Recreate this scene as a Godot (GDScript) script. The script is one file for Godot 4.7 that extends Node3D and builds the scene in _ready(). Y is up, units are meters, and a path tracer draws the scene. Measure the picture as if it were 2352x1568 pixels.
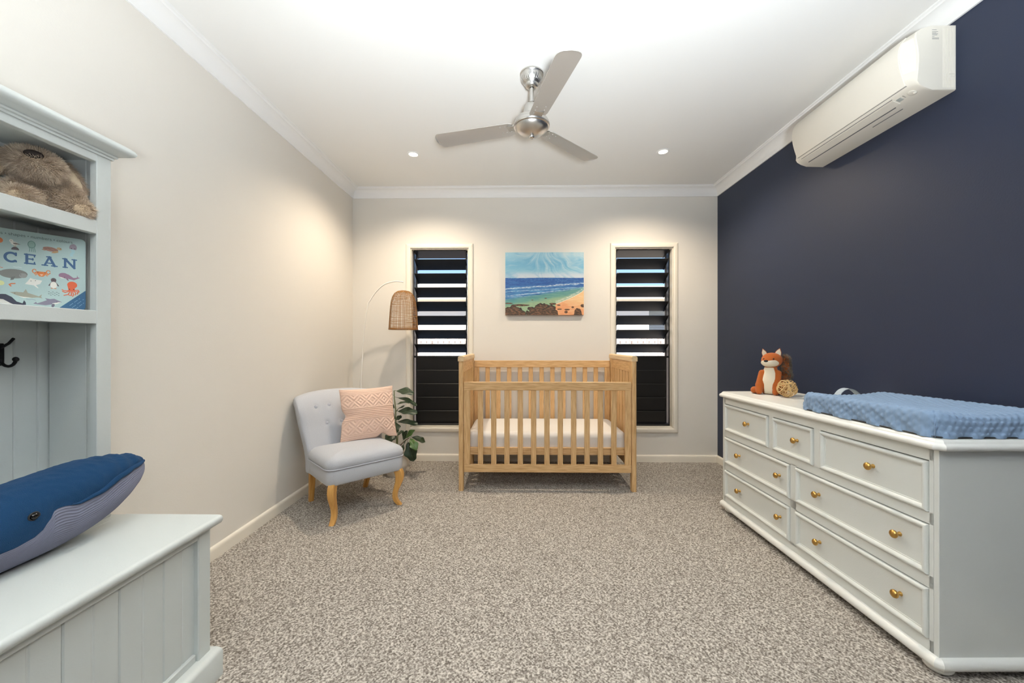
extends Node3D
# A nursery: x to the right, y up, the back wall at z = -3.887, the camera at the origin's column.

const XL := -1.655
const XR := 1.957
const ZB := -3.887
const ZF := 0.75
const H := 2.7

var M := {}
var used := {}
var rng := RandomNumberGenerator.new()


func _ready() -> void:
	rng.seed = 7
	# --- camera: 14 mm lens, level, lens shifted a little, turned slightly to the left
	var cam := Camera3D.new()
	cam.name = "camera"
	cam.projection = Camera3D.PROJECTION_FRUSTUM
	cam.near = 0.05
	cam.far = 200.0
	cam.size = 0.05 * 1568.0 / 900.0
	cam.frustum_offset = Vector2(0.0, 0.05 * 5.0 / 900.0)
	cam.position = Vector3(0, 1.164, 0)
	cam.rotation.y = atan(15.0 / 900.0)
	add_child(cam)
	# --- sky and exposure
	var we := WorldEnvironment.new()
	we.name = "environment"
	var env := Environment.new()
	var sky_mat := ProceduralSkyMaterial.new()
	sky_mat.sky_top_color = Color(0.30, 0.55, 0.88)
	sky_mat.sky_horizon_color = Color(0.74, 0.87, 0.97)
	sky_mat.sky_curve = 0.22
	sky_mat.ground_bottom_color = Color(0.42, 0.41, 0.38)
	sky_mat.ground_horizon_color = Color(0.62, 0.62, 0.60)
	sky_mat.sky_energy_multiplier = 1.25
	sky_mat.ground_energy_multiplier = 0.6
	var sky := Sky.new()
	sky.sky_material = sky_mat
	env.background_mode = Environment.BG_SKY
	env.sky = sky
	env.tonemap_mode = Environment.TONE_MAPPER_LINEAR
	env.tonemap_exposure = 1.0
	env.sdfgi_enabled = true
	env.ssao_enabled = true
	env.ssil_enabled = true
	we.environment = env
	add_child(we)
	# --- the sun stands behind the house, on the fence and the neighbour's wall
	var sun := DirectionalLight3D.new()
	sun.name = "sun"
	sun.light_color = Color(1.0, 0.96, 0.9)
	sun.light_energy = 4.5
	sun.light_angular_distance = 0.5
	sun.shadow_enabled = true
	sun.rotation = Vector3(deg_to_rad(-48), deg_to_rad(18), 0)
	add_child(sun)
	materials()
	room_lamps()
	room()
	window_unit("window_1", -1.071, -0.500)
	window_unit("window_2", 0.955, 1.519)
	outside()
	hall_stand()
	dresser()
	cot()
	armchair()
	ceiling_fan()
	air_conditioner()
	painting()
	arc_lamp()
	fig_plant()
	changing_pad()
	cushion()
	whale()
	dog()
	board_book()
	fox()
	rattan_ball()



# ------------------------------------------------------------------ lights
func spot(called: String, at: Vector3, towards: Vector3, angle: float, blend: float, energy: float, c: Color, size: float, parent: Node) -> void:
	var l := SpotLight3D.new()
	l.name = called
	l.light_color = c
	l.light_energy = energy
	l.spot_angle = angle
	l.spot_angle_attenuation = blend
	l.spot_range = 12.0
	l.spot_attenuation = 2.0
	l.light_size = size
	l.shadow_enabled = true
	parent.add_child(l, true)
	l.position = at
	var up := Vector3(0, 0, -1) if absf(towards.normalized().y) > 0.9 else Vector3.UP
	l.basis = Basis.looking_at(towards, up)


func room_lamps() -> void:
	var warm := Color(1.0, 0.93, 0.83)
	var places := [Vector3(-0.854, H, -3.164), Vector3(1.156, H, -3.154), Vector3(-0.854, H, -0.35), Vector3(1.156, H, -0.35)]  # the last two are out of view, lighting the near end of the room
	var says := ["glowing round downlight in the ceiling left of the fan", "glowing round downlight in the ceiling right of the fan, near the navy wall", "unseen round downlight above the hall stand, out of view overhead", "unseen round downlight above the changing table, out of view overhead"]
	for i in 4:
		var t := thing("downlight", says[i], "downlight", places[i], 0.0, "recessed ceiling downlights")
		var rim := MB.new()
		rim.lathe([Vector2(0.034, 0.0), Vector2(0.036, -0.004), Vector2(0.046, -0.005), Vector2(0.050, -0.002), Vector2(0.050, 0.0)], 40)
		obj("trim_ring", rim, M.white_gloss, t)
		var len := MB.new()
		len.lathe([Vector2(0.0, -0.0035), Vector2(0.02, -0.0032), Vector2(0.034, -0.001), Vector2(0.034, 0.0)], 32)
		obj("lamp_lens", len, M.lamp_glow, t)
		spot("lamp_light", Vector3(0, -0.012, 0), Vector3.DOWN, 74.0, 0.75, 2.5 if i < 2 else 0.4, warm, 0.03, t)
	# unseen flashes: one beside the camera, one behind it placed to light the ceiling
	var f := thing("unseen_flash_head", "unseen flash head on a slim stand behind the camera, lighting the ceiling", "flash", Vector3(0.15, 0, 0.50))
	var st := MB.new()
	st.tube([Vector3(0, 0.0, 0), Vector3(0, 0.92, 0)], 0.012, 10)
	st.box(Vector3(0, 0.01, 0), Vector3(0.5, 0.02, 0.04), 0.004)
	st.box(Vector3(0, 0.01, 0), Vector3(0.04, 0.02, 0.34), 0.004)
	obj("stand", st, M.black_plastic, f)
	var aim := Transform3D(Basis(Vector3.RIGHT, -deg_to_rad(17)), Vector3(0, 1.0, -0.04))
	var hd := MB.new()
	hd.lathe([Vector2(0.0, -0.12), Vector2(0.05, -0.12), Vector2(0.06, -0.09), Vector2(0.10, 0.0), Vector2(0.095, 0.0), Vector2(0.0, -0.08)], 24, aim)
	obj("reflector", hd, M.black_plastic, f)
	var gl := MB.new()
	gl.lathe([Vector2(0.0, -0.008), Vector2(0.094, -0.008)], 24, aim)
	obj("flash_lamp", gl, M.unseen_flash_glow, f)
	spot("unseen_flash_light", Vector3(0, 1.015, -0.045), Vector3(0.0, 1, -0.30), 66.0, 1.0, UNSEEN_FLASH_UP, Color(0.94, 0.975, 1.0), 0.12, f)
	var c := thing("unseen_camera_flash", "unseen small square flash beside the camera lens, lighting the room from the front", "flash", Vector3(-0.10, 1.37, 0.12))  # out of view, placed to light the room weakly from the front
	var cb := MB.new()
	cb.box(Vector3(0, 0, 0.03), Vector3(0.09, 0.07, 0.06), 0.006)
	obj("flash_body", cb, M.black_plastic, c)
	var cl := MB.new()
	cl.box(Vector3(0, 0, -0.001), Vector3(0.07, 0.05, 0.003), 0.001)
	obj("flash_lamp", cl, M.unseen_flash_glow, c)
	spot("unseen_flash_light", Vector3(0, 0, -0.012), Vector3(0, 0, -1), 80.0, 0.6, UNSEEN_FLASH_FRONT, Color(1.0, 0.985, 0.96), 0.05, c)


const UNSEEN_FLASH_UP := 26.0
const UNSEEN_FLASH_FRONT := 0.4


# ------------------------------------------------------------------ node helpers
func numbered(called: String) -> String:
	var n: int = used.get(called, 0)
	used[called] = n + 1
	return called if n == 0 else "%s_%03d" % [called, n]


func thing(called: String, label: String, category: String, at := Vector3.ZERO, turn := 0.0, group := "") -> Node3D:
	var o := Node3D.new()
	o.name = numbered(called)
	add_child(o)
	o.position = at
	o.rotation.y = turn
	tag(o, label, category, group)
	return o


func tag(o: Node, label: String, category: String, group := "") -> void:
	o.set_meta("label", label)
	o.set_meta("category", category)
	if group:
		o.set_meta("group", group)


func obj(called: String, mb: MB, m: Material, parent: Node = self) -> MeshInstance3D:
	var o := MeshInstance3D.new()
	o.name = called
	o.mesh = mb.mesh()
	o.material_override = m
	o.cast_shadow = GeometryInstance3D.SHADOW_CASTING_SETTING_ON
	parent.add_child(o, true)
	return o


func struct(called: String, mb: MB, m: Material, label := "", category := "") -> MeshInstance3D:
	var o := obj(called, mb, m, self)
	o.set_meta("kind", "structure")
	if label:
		o.set_meta("label", label)
		o.set_meta("category", category)
	return o


func again(called: String, src: MeshInstance3D, at: Transform3D, parent: Node, m: Material = null) -> MeshInstance3D:
	var o := MeshInstance3D.new()
	o.name = called
	o.mesh = src.mesh
	o.material_override = m if m else src.material_override
	parent.add_child(o, true)
	o.transform = at
	return o


# ------------------------------------------------------------------ mesh builder
class MB:
	var v := PackedVector3Array()
	var n := PackedVector3Array()
	var uv := PackedVector2Array()
	var ix := PackedInt32Array()
	var xf := Transform3D()

	func mesh() -> ArrayMesh:
		var a := []
		a.resize(Mesh.ARRAY_MAX)
		a[Mesh.ARRAY_VERTEX] = v
		a[Mesh.ARRAY_NORMAL] = n
		a[Mesh.ARRAY_TEX_UV] = uv
		a[Mesh.ARRAY_INDEX] = ix
		var m := ArrayMesh.new()
		m.add_surface_from_arrays(Mesh.PRIMITIVE_TRIANGLES, a)
		return m

	func put(p: Vector3, nn: Vector3, t := Vector2.ZERO) -> int:
		v.append(xf * p)
		n.append((xf.basis * nn).normalized())
		uv.append(t)
		return v.size() - 1

	# a flat polygon; out tells which side is outside
	func face(p: Array, out := Vector3.ZERO, uvs: Array = []) -> void:
		var nn := Vector3.ZERO
		for i in p.size():
			var a: Vector3 = p[i]
			var b: Vector3 = p[(i + 1) % p.size()]
			nn += a.cross(b)
		nn = nn.normalized()
		var rev := out != Vector3.ZERO and nn.dot(out) < 0.0
		if rev:
			nn = -nn
		var s := v.size()
		for i in p.size():
			put(p[i], nn, uvs[i] if uvs.size() else Vector2.ZERO)
		for i in range(1, p.size() - 1):
			if rev:
				ix.append_array([s, s + i, s + i + 1])
			else:
				ix.append_array([s, s + i + 1, s + i])

	# a box with chamfered edges
	func box(c: Vector3, size: Vector3, bev := 0.0, b := Basis()) -> void:
		var h := size * 0.5
		bev = minf(bev, minf(h.x, minf(h.y, h.z)) * 0.9)
		var P := func(s: Vector3, axis: int) -> Vector3:
			var q := Vector3(s.x * h.x, s.y * h.y, s.z * h.z)
			for k in 3:
				if k != axis:
					q[k] -= s[k] * bev
			return c + b * q
		for a in 3:
			var a1 := (a + 1) % 3
			var a2 := (a + 2) % 3
			for s in [-1.0, 1.0]:
				var pts := []
				for w in [[-1, -1], [1, -1], [1, 1], [-1, 1]]:
					var sg := Vector3()
					sg[a] = s
					sg[a1] = w[0]
					sg[a2] = w[1]
					pts.append(P.call(sg, a))
				var o := Vector3()
				o[a] = s
				face(pts, b * o)
			if bev > 0.0:
				for s1 in [-1.0, 1.0]:
					for s2 in [-1.0, 1.0]:
						var lo := Vector3()
						lo[a] = -1
						lo[a1] = s1
						lo[a2] = s2
						var hi := lo
						hi[a] = 1
						var o := Vector3()
						o[a1] = s1
						o[a2] = s2
						face([P.call(lo, a1), P.call(hi, a1), P.call(hi, a2), P.call(lo, a2)], b * o)
		if bev > 0.0:
			for i in 8:
				var s := Vector3(-1.0 if i & 1 else 1.0, -1.0 if i & 2 else 1.0, -1.0 if i & 4 else 1.0)
				face([P.call(s, 0), P.call(s, 1), P.call(s, 2)], b * s)

	# corner to corner
	func bx(a: Vector3, d: Vector3, bev := 0.0) -> void:
		box((a + d) * 0.5, (d - a).abs(), bev)

	# rings of points (all the same count) joined into a skin; creases where the surface turns by more than 40 degrees along the rings
	func loft(rings: Array, closed := true, cap0 := false, cap1 := false, round_it := true, across := false, hint := Vector3.ZERO) -> void:
		var R := rings.size()
		var N: int = rings[0].size()
		var mid := Vector3.ZERO
		for r in rings:
			for p in r:
				mid += p
		mid /= R * N
		var cols := N if closed else N - 1
		# segment normals
		var sn := []
		var agree := 0.0
		for r in R - 1:
			var row := []
			for i in cols:
				var a: Vector3 = rings[r][i]
				var b: Vector3 = rings[r][(i + 1) % N]
				var c: Vector3 = rings[r + 1][(i + 1) % N]
				var d: Vector3 = rings[r + 1][i]
				var nn := (c - a).cross(d - b)
				row.append(nn.normalized())
			sn.append(row)
		for r in R - 1:
			for i in cols:
				var a: Vector3 = rings[r][i]
				var c: Vector3 = rings[r + 1][(i + 1) % N]
				var w: Vector3 = (a + c) * 0.5
				# rings that share their middle: use the ring's own middle
				var rm := Vector3.ZERO
				for p in rings[r]:
					rm += p
				rm /= N
				agree += sn[r][i].dot(hint if hint != Vector3.ZERO else w - rm.lerp(mid, 0.3)) * (c - a).length()
		var flip := agree < 0.0
		for r in R - 1:
			for i in cols:
				var nn: Vector3 = sn[r][i]
				if nn == Vector3.ZERO:
					continue
				var q := [rings[r][i], rings[r][(i + 1) % N], rings[r + 1][(i + 1) % N], rings[r + 1][i]]
				var nv := []
				for k in 4:
					var rr: int = r + (0 if k < 2 else 0)
					var acc := nn
					var other: int = r - 1 if k < 2 else r + 1
					if round_it and other >= 0 and other < R - 1:
						var o: Vector3 = sn[other][i]
						if o.dot(nn) > 0.6:
							acc += o
					if across:
						var oi: int = i - 1 if (k == 0 or k == 3) else i + 1
						if closed:
							oi = posmod(oi, cols)
						if oi >= 0 and oi < cols:
							var o2: Vector3 = sn[rr][oi]
							if o2.dot(nn) > 0.6:
								acc += o2
							if round_it and other >= 0 and other < R - 1:
								var o3: Vector3 = sn[other][oi]
								if o3.dot(nn) > 0.6:
									acc += o3
					nv.append(acc.normalized() * (-1.0 if flip else 1.0))
				var s := v.size()
				for k in 4:
					put(q[k], nv[k], Vector2(float(i + (1 if k == 1 or k == 2 else 0)) / cols, float(r + (1 if k > 1 else 0)) / (R - 1)))
				if flip:
					ix.append_array([s, s + 1, s + 2, s, s + 2, s + 3])
				else:
					ix.append_array([s, s + 2, s + 1, s, s + 3, s + 2])
		if cap0:
			face(Array(rings[0]), _mean(rings[0]) - _mean(rings[1]) if _mean(rings[0]) != _mean(rings[1]) else mid - _mean(rings[0]))
		if cap1:
			face(Array(rings[R - 1]), _mean(rings[R - 1]) - _mean(rings[R - 2]) if _mean(rings[R - 1]) != _mean(rings[R - 2]) else _mean(rings[R - 1]) - mid)

	func _mean(r) -> Vector3:
		var m := Vector3.ZERO
		for p in r:
			m += p
		return m / r.size()

	# a profile (closed, in its own x and y) drawn out along z from z0 to z1
	func prism(p: Array, z0: float, z1: float, b := Transform3D(), smooth := true, caps := true) -> void:
		var ring0 := []
		var ring1 := []
		for q in p:
			ring0.append(b * Vector3(q.x, q.y, z0))
			ring1.append(b * Vector3(q.x, q.y, z1))
		loft([ring0, ring1], true, caps, caps, false, smooth)

	func lathe(p: Array, seg := 24, b := Transform3D()) -> void:
		# normals in the profile plane, creased where it turns sharply
		for k in p.size() - 1:
			var d: Vector2 = (p[k + 1] - p[k])
			if d.length() < 1e-7:
				continue
			var nn := Vector2(d.y, -d.x).normalized()
			var n0 := nn
			var n1 := nn
			if k > 0:
				var e: Vector2 = (p[k] - p[k - 1])
				var m := Vector2(e.y, -e.x).normalized()
				if m.dot(nn) > 0.7:
					n0 = (nn + m).normalized()
			if k < p.size() - 2:
				var e: Vector2 = (p[k + 2] - p[k + 1])
				var m := Vector2(e.y, -e.x).normalized()
				if m.dot(nn) > 0.7:
					n1 = (nn + m).normalized()
			var s := v.size()
			for i in seg + 1:
				var t := TAU * i / seg
				var c := cos(t)
				var z := sin(t)
				put(b * Vector3(p[k].x * c, p[k].y, p[k].x * z), b.basis * Vector3(n0.x * c, n0.y, n0.x * z), Vector2(float(i) / seg, float(k) / p.size()))
				put(b * Vector3(p[k + 1].x * c, p[k + 1].y, p[k + 1].x * z), b.basis * Vector3(n1.x * c, n1.y, n1.x * z), Vector2(float(i) / seg, float(k + 1) / p.size()))
			for i in seg:
				var q := s + i * 2
				ix.append_array([q, q + 2, q + 1, q + 1, q + 2, q + 3])

	# a tube through points; r is one radius or one per point
	func tube(pts: Array, r, seg := 8, closed := false, caps := true) -> void:
		var N := pts.size()
		var last := Vector3.ZERO
		var side := Vector3.ZERO
		var s := v.size()
		for i in N + (1 if closed else 0):
			var k := i % N
			var a: Vector3 = pts[posmod(k - 1, N)] if (closed or k > 0) else pts[k]
			var b: Vector3 = pts[(k + 1) % N] if (closed or k < N - 1) else pts[k]
			var t := (b - a).normalized()
			if i == 0:
				side = t.cross(Vector3.UP if absf(t.y) < 0.9 else Vector3.RIGHT).normalized()
			else:
				side = (side - t * side.dot(t)).normalized()
			var up := side.cross(t)
			last = t
			var rad: float = r[k] if r is Array else r
			for j in seg + 1:
				var an := TAU * j / seg
				var d := side * cos(an) + up * sin(an)
				put(pts[k] + d * rad, d, Vector2(float(j) / seg, float(i) / N))
		for i in N - (0 if closed else 1):
			for j in seg:
				var q := s + i * (seg + 1) + j
				ix.append_array([q, q + 1, q + seg + 1, q + 1, q + seg + 2, q + seg + 1])
		if caps and not closed:
			for e in [0, N - 1]:
				var rad: float = r[e] if r is Array else r
				if rad < 1e-4:
					continue
				var t: Vector3 = (pts[1] - pts[0]).normalized() if e == 0 else (pts[N - 1] - pts[N - 2]).normalized()
				var ring := []
				for j in seg:
					ring.append(xf.affine_inverse() * v[s + e * (seg + 1) + j] if xf != Transform3D() else v[s + e * (seg + 1) + j])
				face(ring, -t if e == 0 else t)

	# a smooth sheet f(u, v); its outside is du x dv unless flipped
	func grid(nu: int, nv: int, f: Callable, wu := false, wv := false, flip := false) -> void:
		var P := PackedVector3Array()
		P.resize((nu + 1) * (nv + 1))
		for j in nv + 1:
			for i in nu + 1:
				P[j * (nu + 1) + i] = f.call(float(i) / nu, float(j) / nv)
		var s := v.size()
		var W := nu + 1
		for j in nv + 1:
			for i in nu + 1:
				var i0 := i - 1
				var i1 := i + 1
				if wu:
					if i0 < 0: i0 = nu - 1
					if i1 > nu: i1 = 1
				else:
					i0 = maxi(i0, 0)
					i1 = mini(i1, nu)
				var j0 := j - 1
				var j1 := j + 1
				if wv:
					if j0 < 0: j0 = nv - 1
					if j1 > nv: j1 = 1
				else:
					j0 = maxi(j0, 0)
					j1 = mini(j1, nv)
				var du := P[j * W + i1] - P[j * W + i0]
				var dv := P[j1 * W + i] - P[j0 * W + i]
				if du.length_squared() < 1e-14:
					var jj := 1 if j == 0 else nv - 1
					du = P[jj * W + i1] - P[jj * W + i0]
				if dv.length_squared() < 1e-14:
					var ii := 1 if i == 0 else nu - 1
					dv = P[j1 * W + ii] - P[j0 * W + ii]
				var nn := du.cross(dv)
				if flip:
					nn = -nn
				put(P[j * W + i], nn if nn != Vector3.ZERO else Vector3.UP, Vector2(float(i) / nu, float(j) / nv))
		for j in nv:
			for i in nu:
				var q := s + j * W + i
				if flip:
					ix.append_array([q, q + 1, q + W + 1, q, q + W + 1, q + W])
				else:
					ix.append_array([q, q + W + 1, q + 1, q, q + W, q + W + 1])

	func ball(c: Vector3, r: Vector3, nu := 20, nv := 12, b := Basis()) -> void:
		grid(nu, nv, func(u, w):
			var t: float = TAU * u
			var q: float = PI * w
			return c + b * Vector3(r.x * sin(q) * cos(t), r.y * cos(q), r.z * sin(q) * sin(t)), true, false)


# a rectangle ring with offset o, in a plane given by origin and two axes, at height h along its normal
func ring(x0: float, x1: float, y0: float, y1: float, o: float, h: float, t: Transform3D) -> Array:
	return [t * Vector3(x0 - o, y0 - o, h), t * Vector3(x1 + o, y0 - o, h), t * Vector3(x1 + o, y1 + o, h), t * Vector3(x0 - o, y1 + o, h)]


func text(called: String, words: String, size: float, deep: float, m: Material, parent: Node, at: Transform3D, font := "Droid Sans") -> MeshInstance3D:
	var tm := TextMesh.new()
	var sf := SystemFont.new()
	sf.font_names = PackedStringArray([font])
	tm.font = sf
	tm.text = words
	tm.font_size = 64
	tm.pixel_size = size / 64.0
	tm.depth = deep
	tm.curve_step = 2.0
	var o := MeshInstance3D.new()
	o.name = called
	o.mesh = tm
	o.material_override = m
	parent.add_child(o, true)
	o.transform = at
	return o


# ------------------------------------------------------------------ materials
func noise_tex(size: int, freq: float, colors: Array, stops: Array = [], kind := FastNoiseLite.TYPE_SIMPLEX_SMOOTH, octaves := 4, sd := 1, bump := false, bump_strength := 4.0) -> NoiseTexture2D:
	var f := FastNoiseLite.new()
	f.noise_type = kind
	f.frequency = freq
	f.seed = sd
	f.fractal_octaves = octaves
	if kind == FastNoiseLite.TYPE_CELLULAR:
		f.cellular_return_type = FastNoiseLite.RETURN_DISTANCE
		f.fractal_type = FastNoiseLite.FRACTAL_NONE
	var t := NoiseTexture2D.new()
	t.width = size
	t.height = size
	t.seamless = true
	t.noise = f
	if bump:
		t.as_normal_map = true
		t.bump_strength = bump_strength
	if colors.size():
		var g := Gradient.new()
		g.colors = PackedColorArray(colors)
		if stops.size():
			g.offsets = PackedFloat32Array(stops)
		else:
			var o := PackedFloat32Array()
			for i in colors.size():
				o.append(float(i) / (colors.size() - 1))
			g.offsets = o
		t.color_ramp = g
	return t


func mat(c: Color, rough := 0.6, metal := 0.0, spec := 0.5) -> StandardMaterial3D:
	var m := StandardMaterial3D.new()
	m.albedo_color = c
	m.roughness = rough
	m.metallic = metal
	m.metallic_specular = spec
	return m


func c8(r: int, g: int, b: int) -> Color:
	return Color(r / 255.0, g / 255.0, b / 255.0)


func tri_map(m: StandardMaterial3D, scale: Vector3, world := false) -> StandardMaterial3D:
	m.uv1_triplanar = true
	m.uv1_world_triplanar = world
	m.uv1_scale = scale
	m.uv1_triplanar_sharpness = 6.0
	return m


func paint(c: Color, rough := 0.75, relief := 0.02, scale := 3.0) -> StandardMaterial3D:
	var m := mat(c, rough)
	m.heightmap_enabled = true
	m.heightmap_texture = M.orange_peel
	m.heightmap_scale = relief
	return tri_map(m, Vector3.ONE * scale, true)


func wood(tex: Texture2D, scale: Vector3, rough := 0.42) -> StandardMaterial3D:
	var m := mat(Color.WHITE, rough)
	m.albedo_texture = tex
	return tri_map(m, scale)


func cloth(c: Color, weave: Texture2D, scale: float, relief := 0.05, rough := 0.95, tint: Texture2D = null) -> StandardMaterial3D:
	var m := mat(c, rough, 0.0, 0.3)
	if tint:
		m.albedo_texture = tint
	m.heightmap_enabled = true
	m.heightmap_texture = weave
	m.heightmap_scale = relief
	m.rim_enabled = true
	m.rim = 0.25
	m.rim_tint = 0.5
	return tri_map(m, Vector3.ONE * scale)


# flecked loop pile: two grains of yarn, tileable because each grain is only a few pixels wide
func carpet_images() -> Array:
	var N := 1024
	var r := RandomNumberGenerator.new()
	r.seed = 77
	var grains := []
	for n in [300, 520]:
		var b := PackedByteArray()
		b.resize(n * n)
		for i in n * n:
			b[i] = r.randi() & 255
		var im := Image.create_from_data(n, n, false, Image.FORMAT_L8, b)
		im.resize(N, N, Image.INTERPOLATE_CUBIC)
		grains.append(im.get_data())
	var dark := [90.0, 83.0, 76.0]
	var light := [204.0, 197.0, 187.0]
	var rgb := PackedByteArray()
	rgb.resize(N * N * 3)
	var hg := PackedByteArray()
	hg.resize(N * N)
	for i in N * N:
		var a: float = grains[0][i] / 255.0
		var b: float = grains[1][i] / 255.0
		var t := clampf(0.58 * a + 0.42 * b, 0.0, 1.0)
		hg[i] = int(t * 255.0)
		t = clampf((t - 0.5) * 1.35 + 0.60, 0.0, 1.0)
		for c in 3:
			rgb[i * 3 + c] = int(lerpf(dark[c], light[c], t))
	return [Image.create_from_data(N, N, false, Image.FORMAT_RGB8, rgb), Image.create_from_data(N, N, false, Image.FORMAT_L8, hg)]


func materials() -> void:
	M.orange_peel = noise_tex(512, 0.06, [], [], FastNoiseLite.TYPE_SIMPLEX_SMOOTH, 3, 11)
	M.ceiling = paint(c8(238, 237, 234), 0.9, 0.01)
	M.wall = paint(c8(227, 222, 213), 0.8, 0.015)
	M.navy = paint(c8(34, 44, 67), 0.5, 0.02)
	M.trim = mat(c8(236, 229, 215), 0.35)
	M.white_gloss = mat(c8(240, 240, 238), 0.35)
	M.cornice = mat(c8(240, 239, 237), 0.7)
	M.lamp_glow = mat(c8(255, 250, 240), 0.4)
	M.lamp_glow.emission_enabled = true
	M.lamp_glow.emission = Color(1.0, 0.93, 0.82)
	M.lamp_glow.emission_energy_multiplier = 6.0
	M.unseen_flash_glow = M.lamp_glow.duplicate()
	M.unseen_flash_glow.emission = Color(1, 1, 1)
	M.unseen_flash_glow.emission_energy_multiplier = 3.0
	M.black_plastic = mat(c8(30, 31, 33), 0.5)
	# carpet: loop pile in flecked beige
	M.carpet = mat(Color.WHITE, 0.98, 0.0, 0.15)
	var pile := carpet_images()
	M.carpet.albedo_texture = ImageTexture.create_from_image(pile[0])
	M.carpet.heightmap_enabled = true
	M.carpet.heightmap_texture = ImageTexture.create_from_image(pile[1])
	M.carpet.heightmap_scale = 0.35
	tri_map(M.carpet, Vector3.ONE * 0.62, true)
	# woods
	var oak := noise_tex(512, 0.018, [c8(186, 143, 92), c8(204, 163, 111), c8(214, 175, 124), c8(221, 184, 135)], [0.0, 0.4, 0.6, 1.0], FastNoiseLite.TYPE_SIMPLEX_SMOOTH, 5, 5)
	M.oak_x = wood(oak, Vector3(0.7, 9, 9))
	M.oak_y = wood(oak, Vector3(9, 0.7, 9))
	M.oak_z = wood(oak, Vector3(9, 9, 0.7))
	var pale := noise_tex(256, 0.018, [c8(206, 172, 126), c8(222, 193, 150), c8(230, 204, 164)], [], FastNoiseLite.TYPE_SIMPLEX_SMOOTH, 5, 6)
	M.oak_cap = wood(pale, Vector3(11, 11, 0.8), 0.5)
	var pine := noise_tex(256, 0.02, [c8(190, 134, 62), c8(210, 157, 84), c8(221, 172, 102)], [], FastNoiseLite.TYPE_SIMPLEX_SMOOTH, 5, 8)
	M.pine = wood(pine, Vector3(10, 0.8, 10), 0.38)
	# painted furniture
	M.grey_paint = paint(c8(198, 203, 200), 0.42, 0.012, 5.0)
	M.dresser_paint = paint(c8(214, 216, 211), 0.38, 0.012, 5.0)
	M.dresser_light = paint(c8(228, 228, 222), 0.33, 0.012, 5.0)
	M.gap_shade = mat(c8(40, 38, 36), 0.9)  # dark colour standing for the shade in the gaps round the drawers
	M.brass = mat(c8(201, 160, 92), 0.32, 1.0)
	M.hook_metal = mat(c8(40, 40, 42), 0.4, 0.8)
	# metal
	M.nickel = mat(c8(205, 202, 197), 0.3, 1.0)
	M.nickel_blade = mat(c8(186, 182, 176), 0.45, 0.5)
	M.chrome = mat(c8(215, 213, 210), 0.15, 1.0)
	# window
	M.louvre = mat(c8(40, 42, 44), 0.32)
	M.frame_black = mat(c8(18, 19, 21), 0.4)
	# plastics
	M.ac_white = mat(c8(231, 225, 212), 0.3)
	M.ac_grey = mat(c8(182, 186, 180), 0.4)
	M.print_grey = mat(c8(120, 120, 122), 0.8)
	M.white_metal = mat(c8(238, 234, 226), 0.35)
	# cloths
	var weave := noise_tex(512, 0.22, [], [], FastNoiseLite.TYPE_SIMPLEX, 2, 21)
	M.weave = weave
	var linen := noise_tex(512, 0.16, [c8(166, 168, 174), c8(186, 188, 193), c8(202, 203, 207)], [], FastNoiseLite.TYPE_SIMPLEX, 3, 22)
	M.linen = cloth(Color.WHITE, weave, 3.0, 0.05, 0.95, linen)
	M.piping = cloth(c8(186, 187, 194), weave, 3.0, 0.03)
	M.pink = cloth(c8(233, 200, 180), weave, 5.0, 0.12)
	M.sheet = cloth(c8(224, 220, 214), weave, 3.0, 0.05)
	M.minky = cloth(c8(128, 151, 178), weave, 5.0, 0.06)
	M.minky.rim = 0.6
	M.plush_blue = cloth(c8(27, 62, 97), weave, 4.0, 0.12)
	M.plush_blue.rim = 0.3
	M.knit = cloth(c8(123, 125, 142), weave, 6.0, 0.04)
	M.fur_skin = cloth(c8(196, 170, 140), weave, 5.0, 0.1)
	M.fur_pad = cloth(c8(214, 194, 164), weave, 5.0, 0.08)
	M.fur = mat(Color.WHITE, 0.9, 0.0, 0.2)
	M.fur.vertex_color_use_as_albedo = true
	M.nose_brown = mat(c8(40, 28, 22), 0.75)
	var rust := noise_tex(256, 0.12, [c8(120, 58, 26), c8(178, 92, 40), c8(200, 112, 52)], [0.0, 0.35, 1.0], FastNoiseLite.TYPE_SIMPLEX, 3, 31)
	M.fox_fur = cloth(Color.WHITE, weave, 9.0, 0.08, 0.95, rust)
	M.fox_cream = cloth(c8(232, 220, 196), weave, 9.0, 0.05)
	M.fox_tail = mat(Color.WHITE, 0.95)
	M.fox_tail.vertex_color_use_as_albedo = true
	M.black_shine = mat(c8(14, 13, 13), 0.12)
	M.rattan = mat(c8(170, 122, 66), 0.6)
	M.rattan_dark = mat(c8(148, 98, 44), 0.6)
	M.vine = mat(c8(214, 180, 124), 0.65)
	# plant
	var lf := noise_tex(256, 0.03, [c8(30, 46, 28), c8(42, 60, 38), c8(58, 76, 50)], [], FastNoiseLite.TYPE_SIMPLEX_SMOOTH, 3, 41)
	M.leaf = mat(Color.WHITE, 0.4)
	M.leaf.albedo_texture = lf
	tri_map(M.leaf, Vector3.ONE * 3.0)
	M.leaf_bright = mat(c8(72, 104, 46), 0.4)
	M.leaf_bright.backlight_enabled = true
	M.leaf_bright.backlight = Color(0.12, 0.16, 0.06)
	M.leaf_vein = mat(c8(98, 116, 80), 0.5)
	M.stem_green = mat(c8(112, 120, 72), 0.6)
	M.stem_brown = mat(c8(92, 66, 48), 0.8)
	M.pot_white = mat(c8(222, 214, 200), 0.5)
	M.soil = mat(c8(60, 48, 38), 0.95)
	# outdoors
	M.house_wall = mat(c8(240, 238, 232), 0.9)
	M.house_cream = mat(c8(240, 232, 214), 0.7)
	M.house_grey = mat(c8(168, 174, 174), 0.6)
	M.roofing = mat(c8(186, 188, 188), 0.6)
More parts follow.
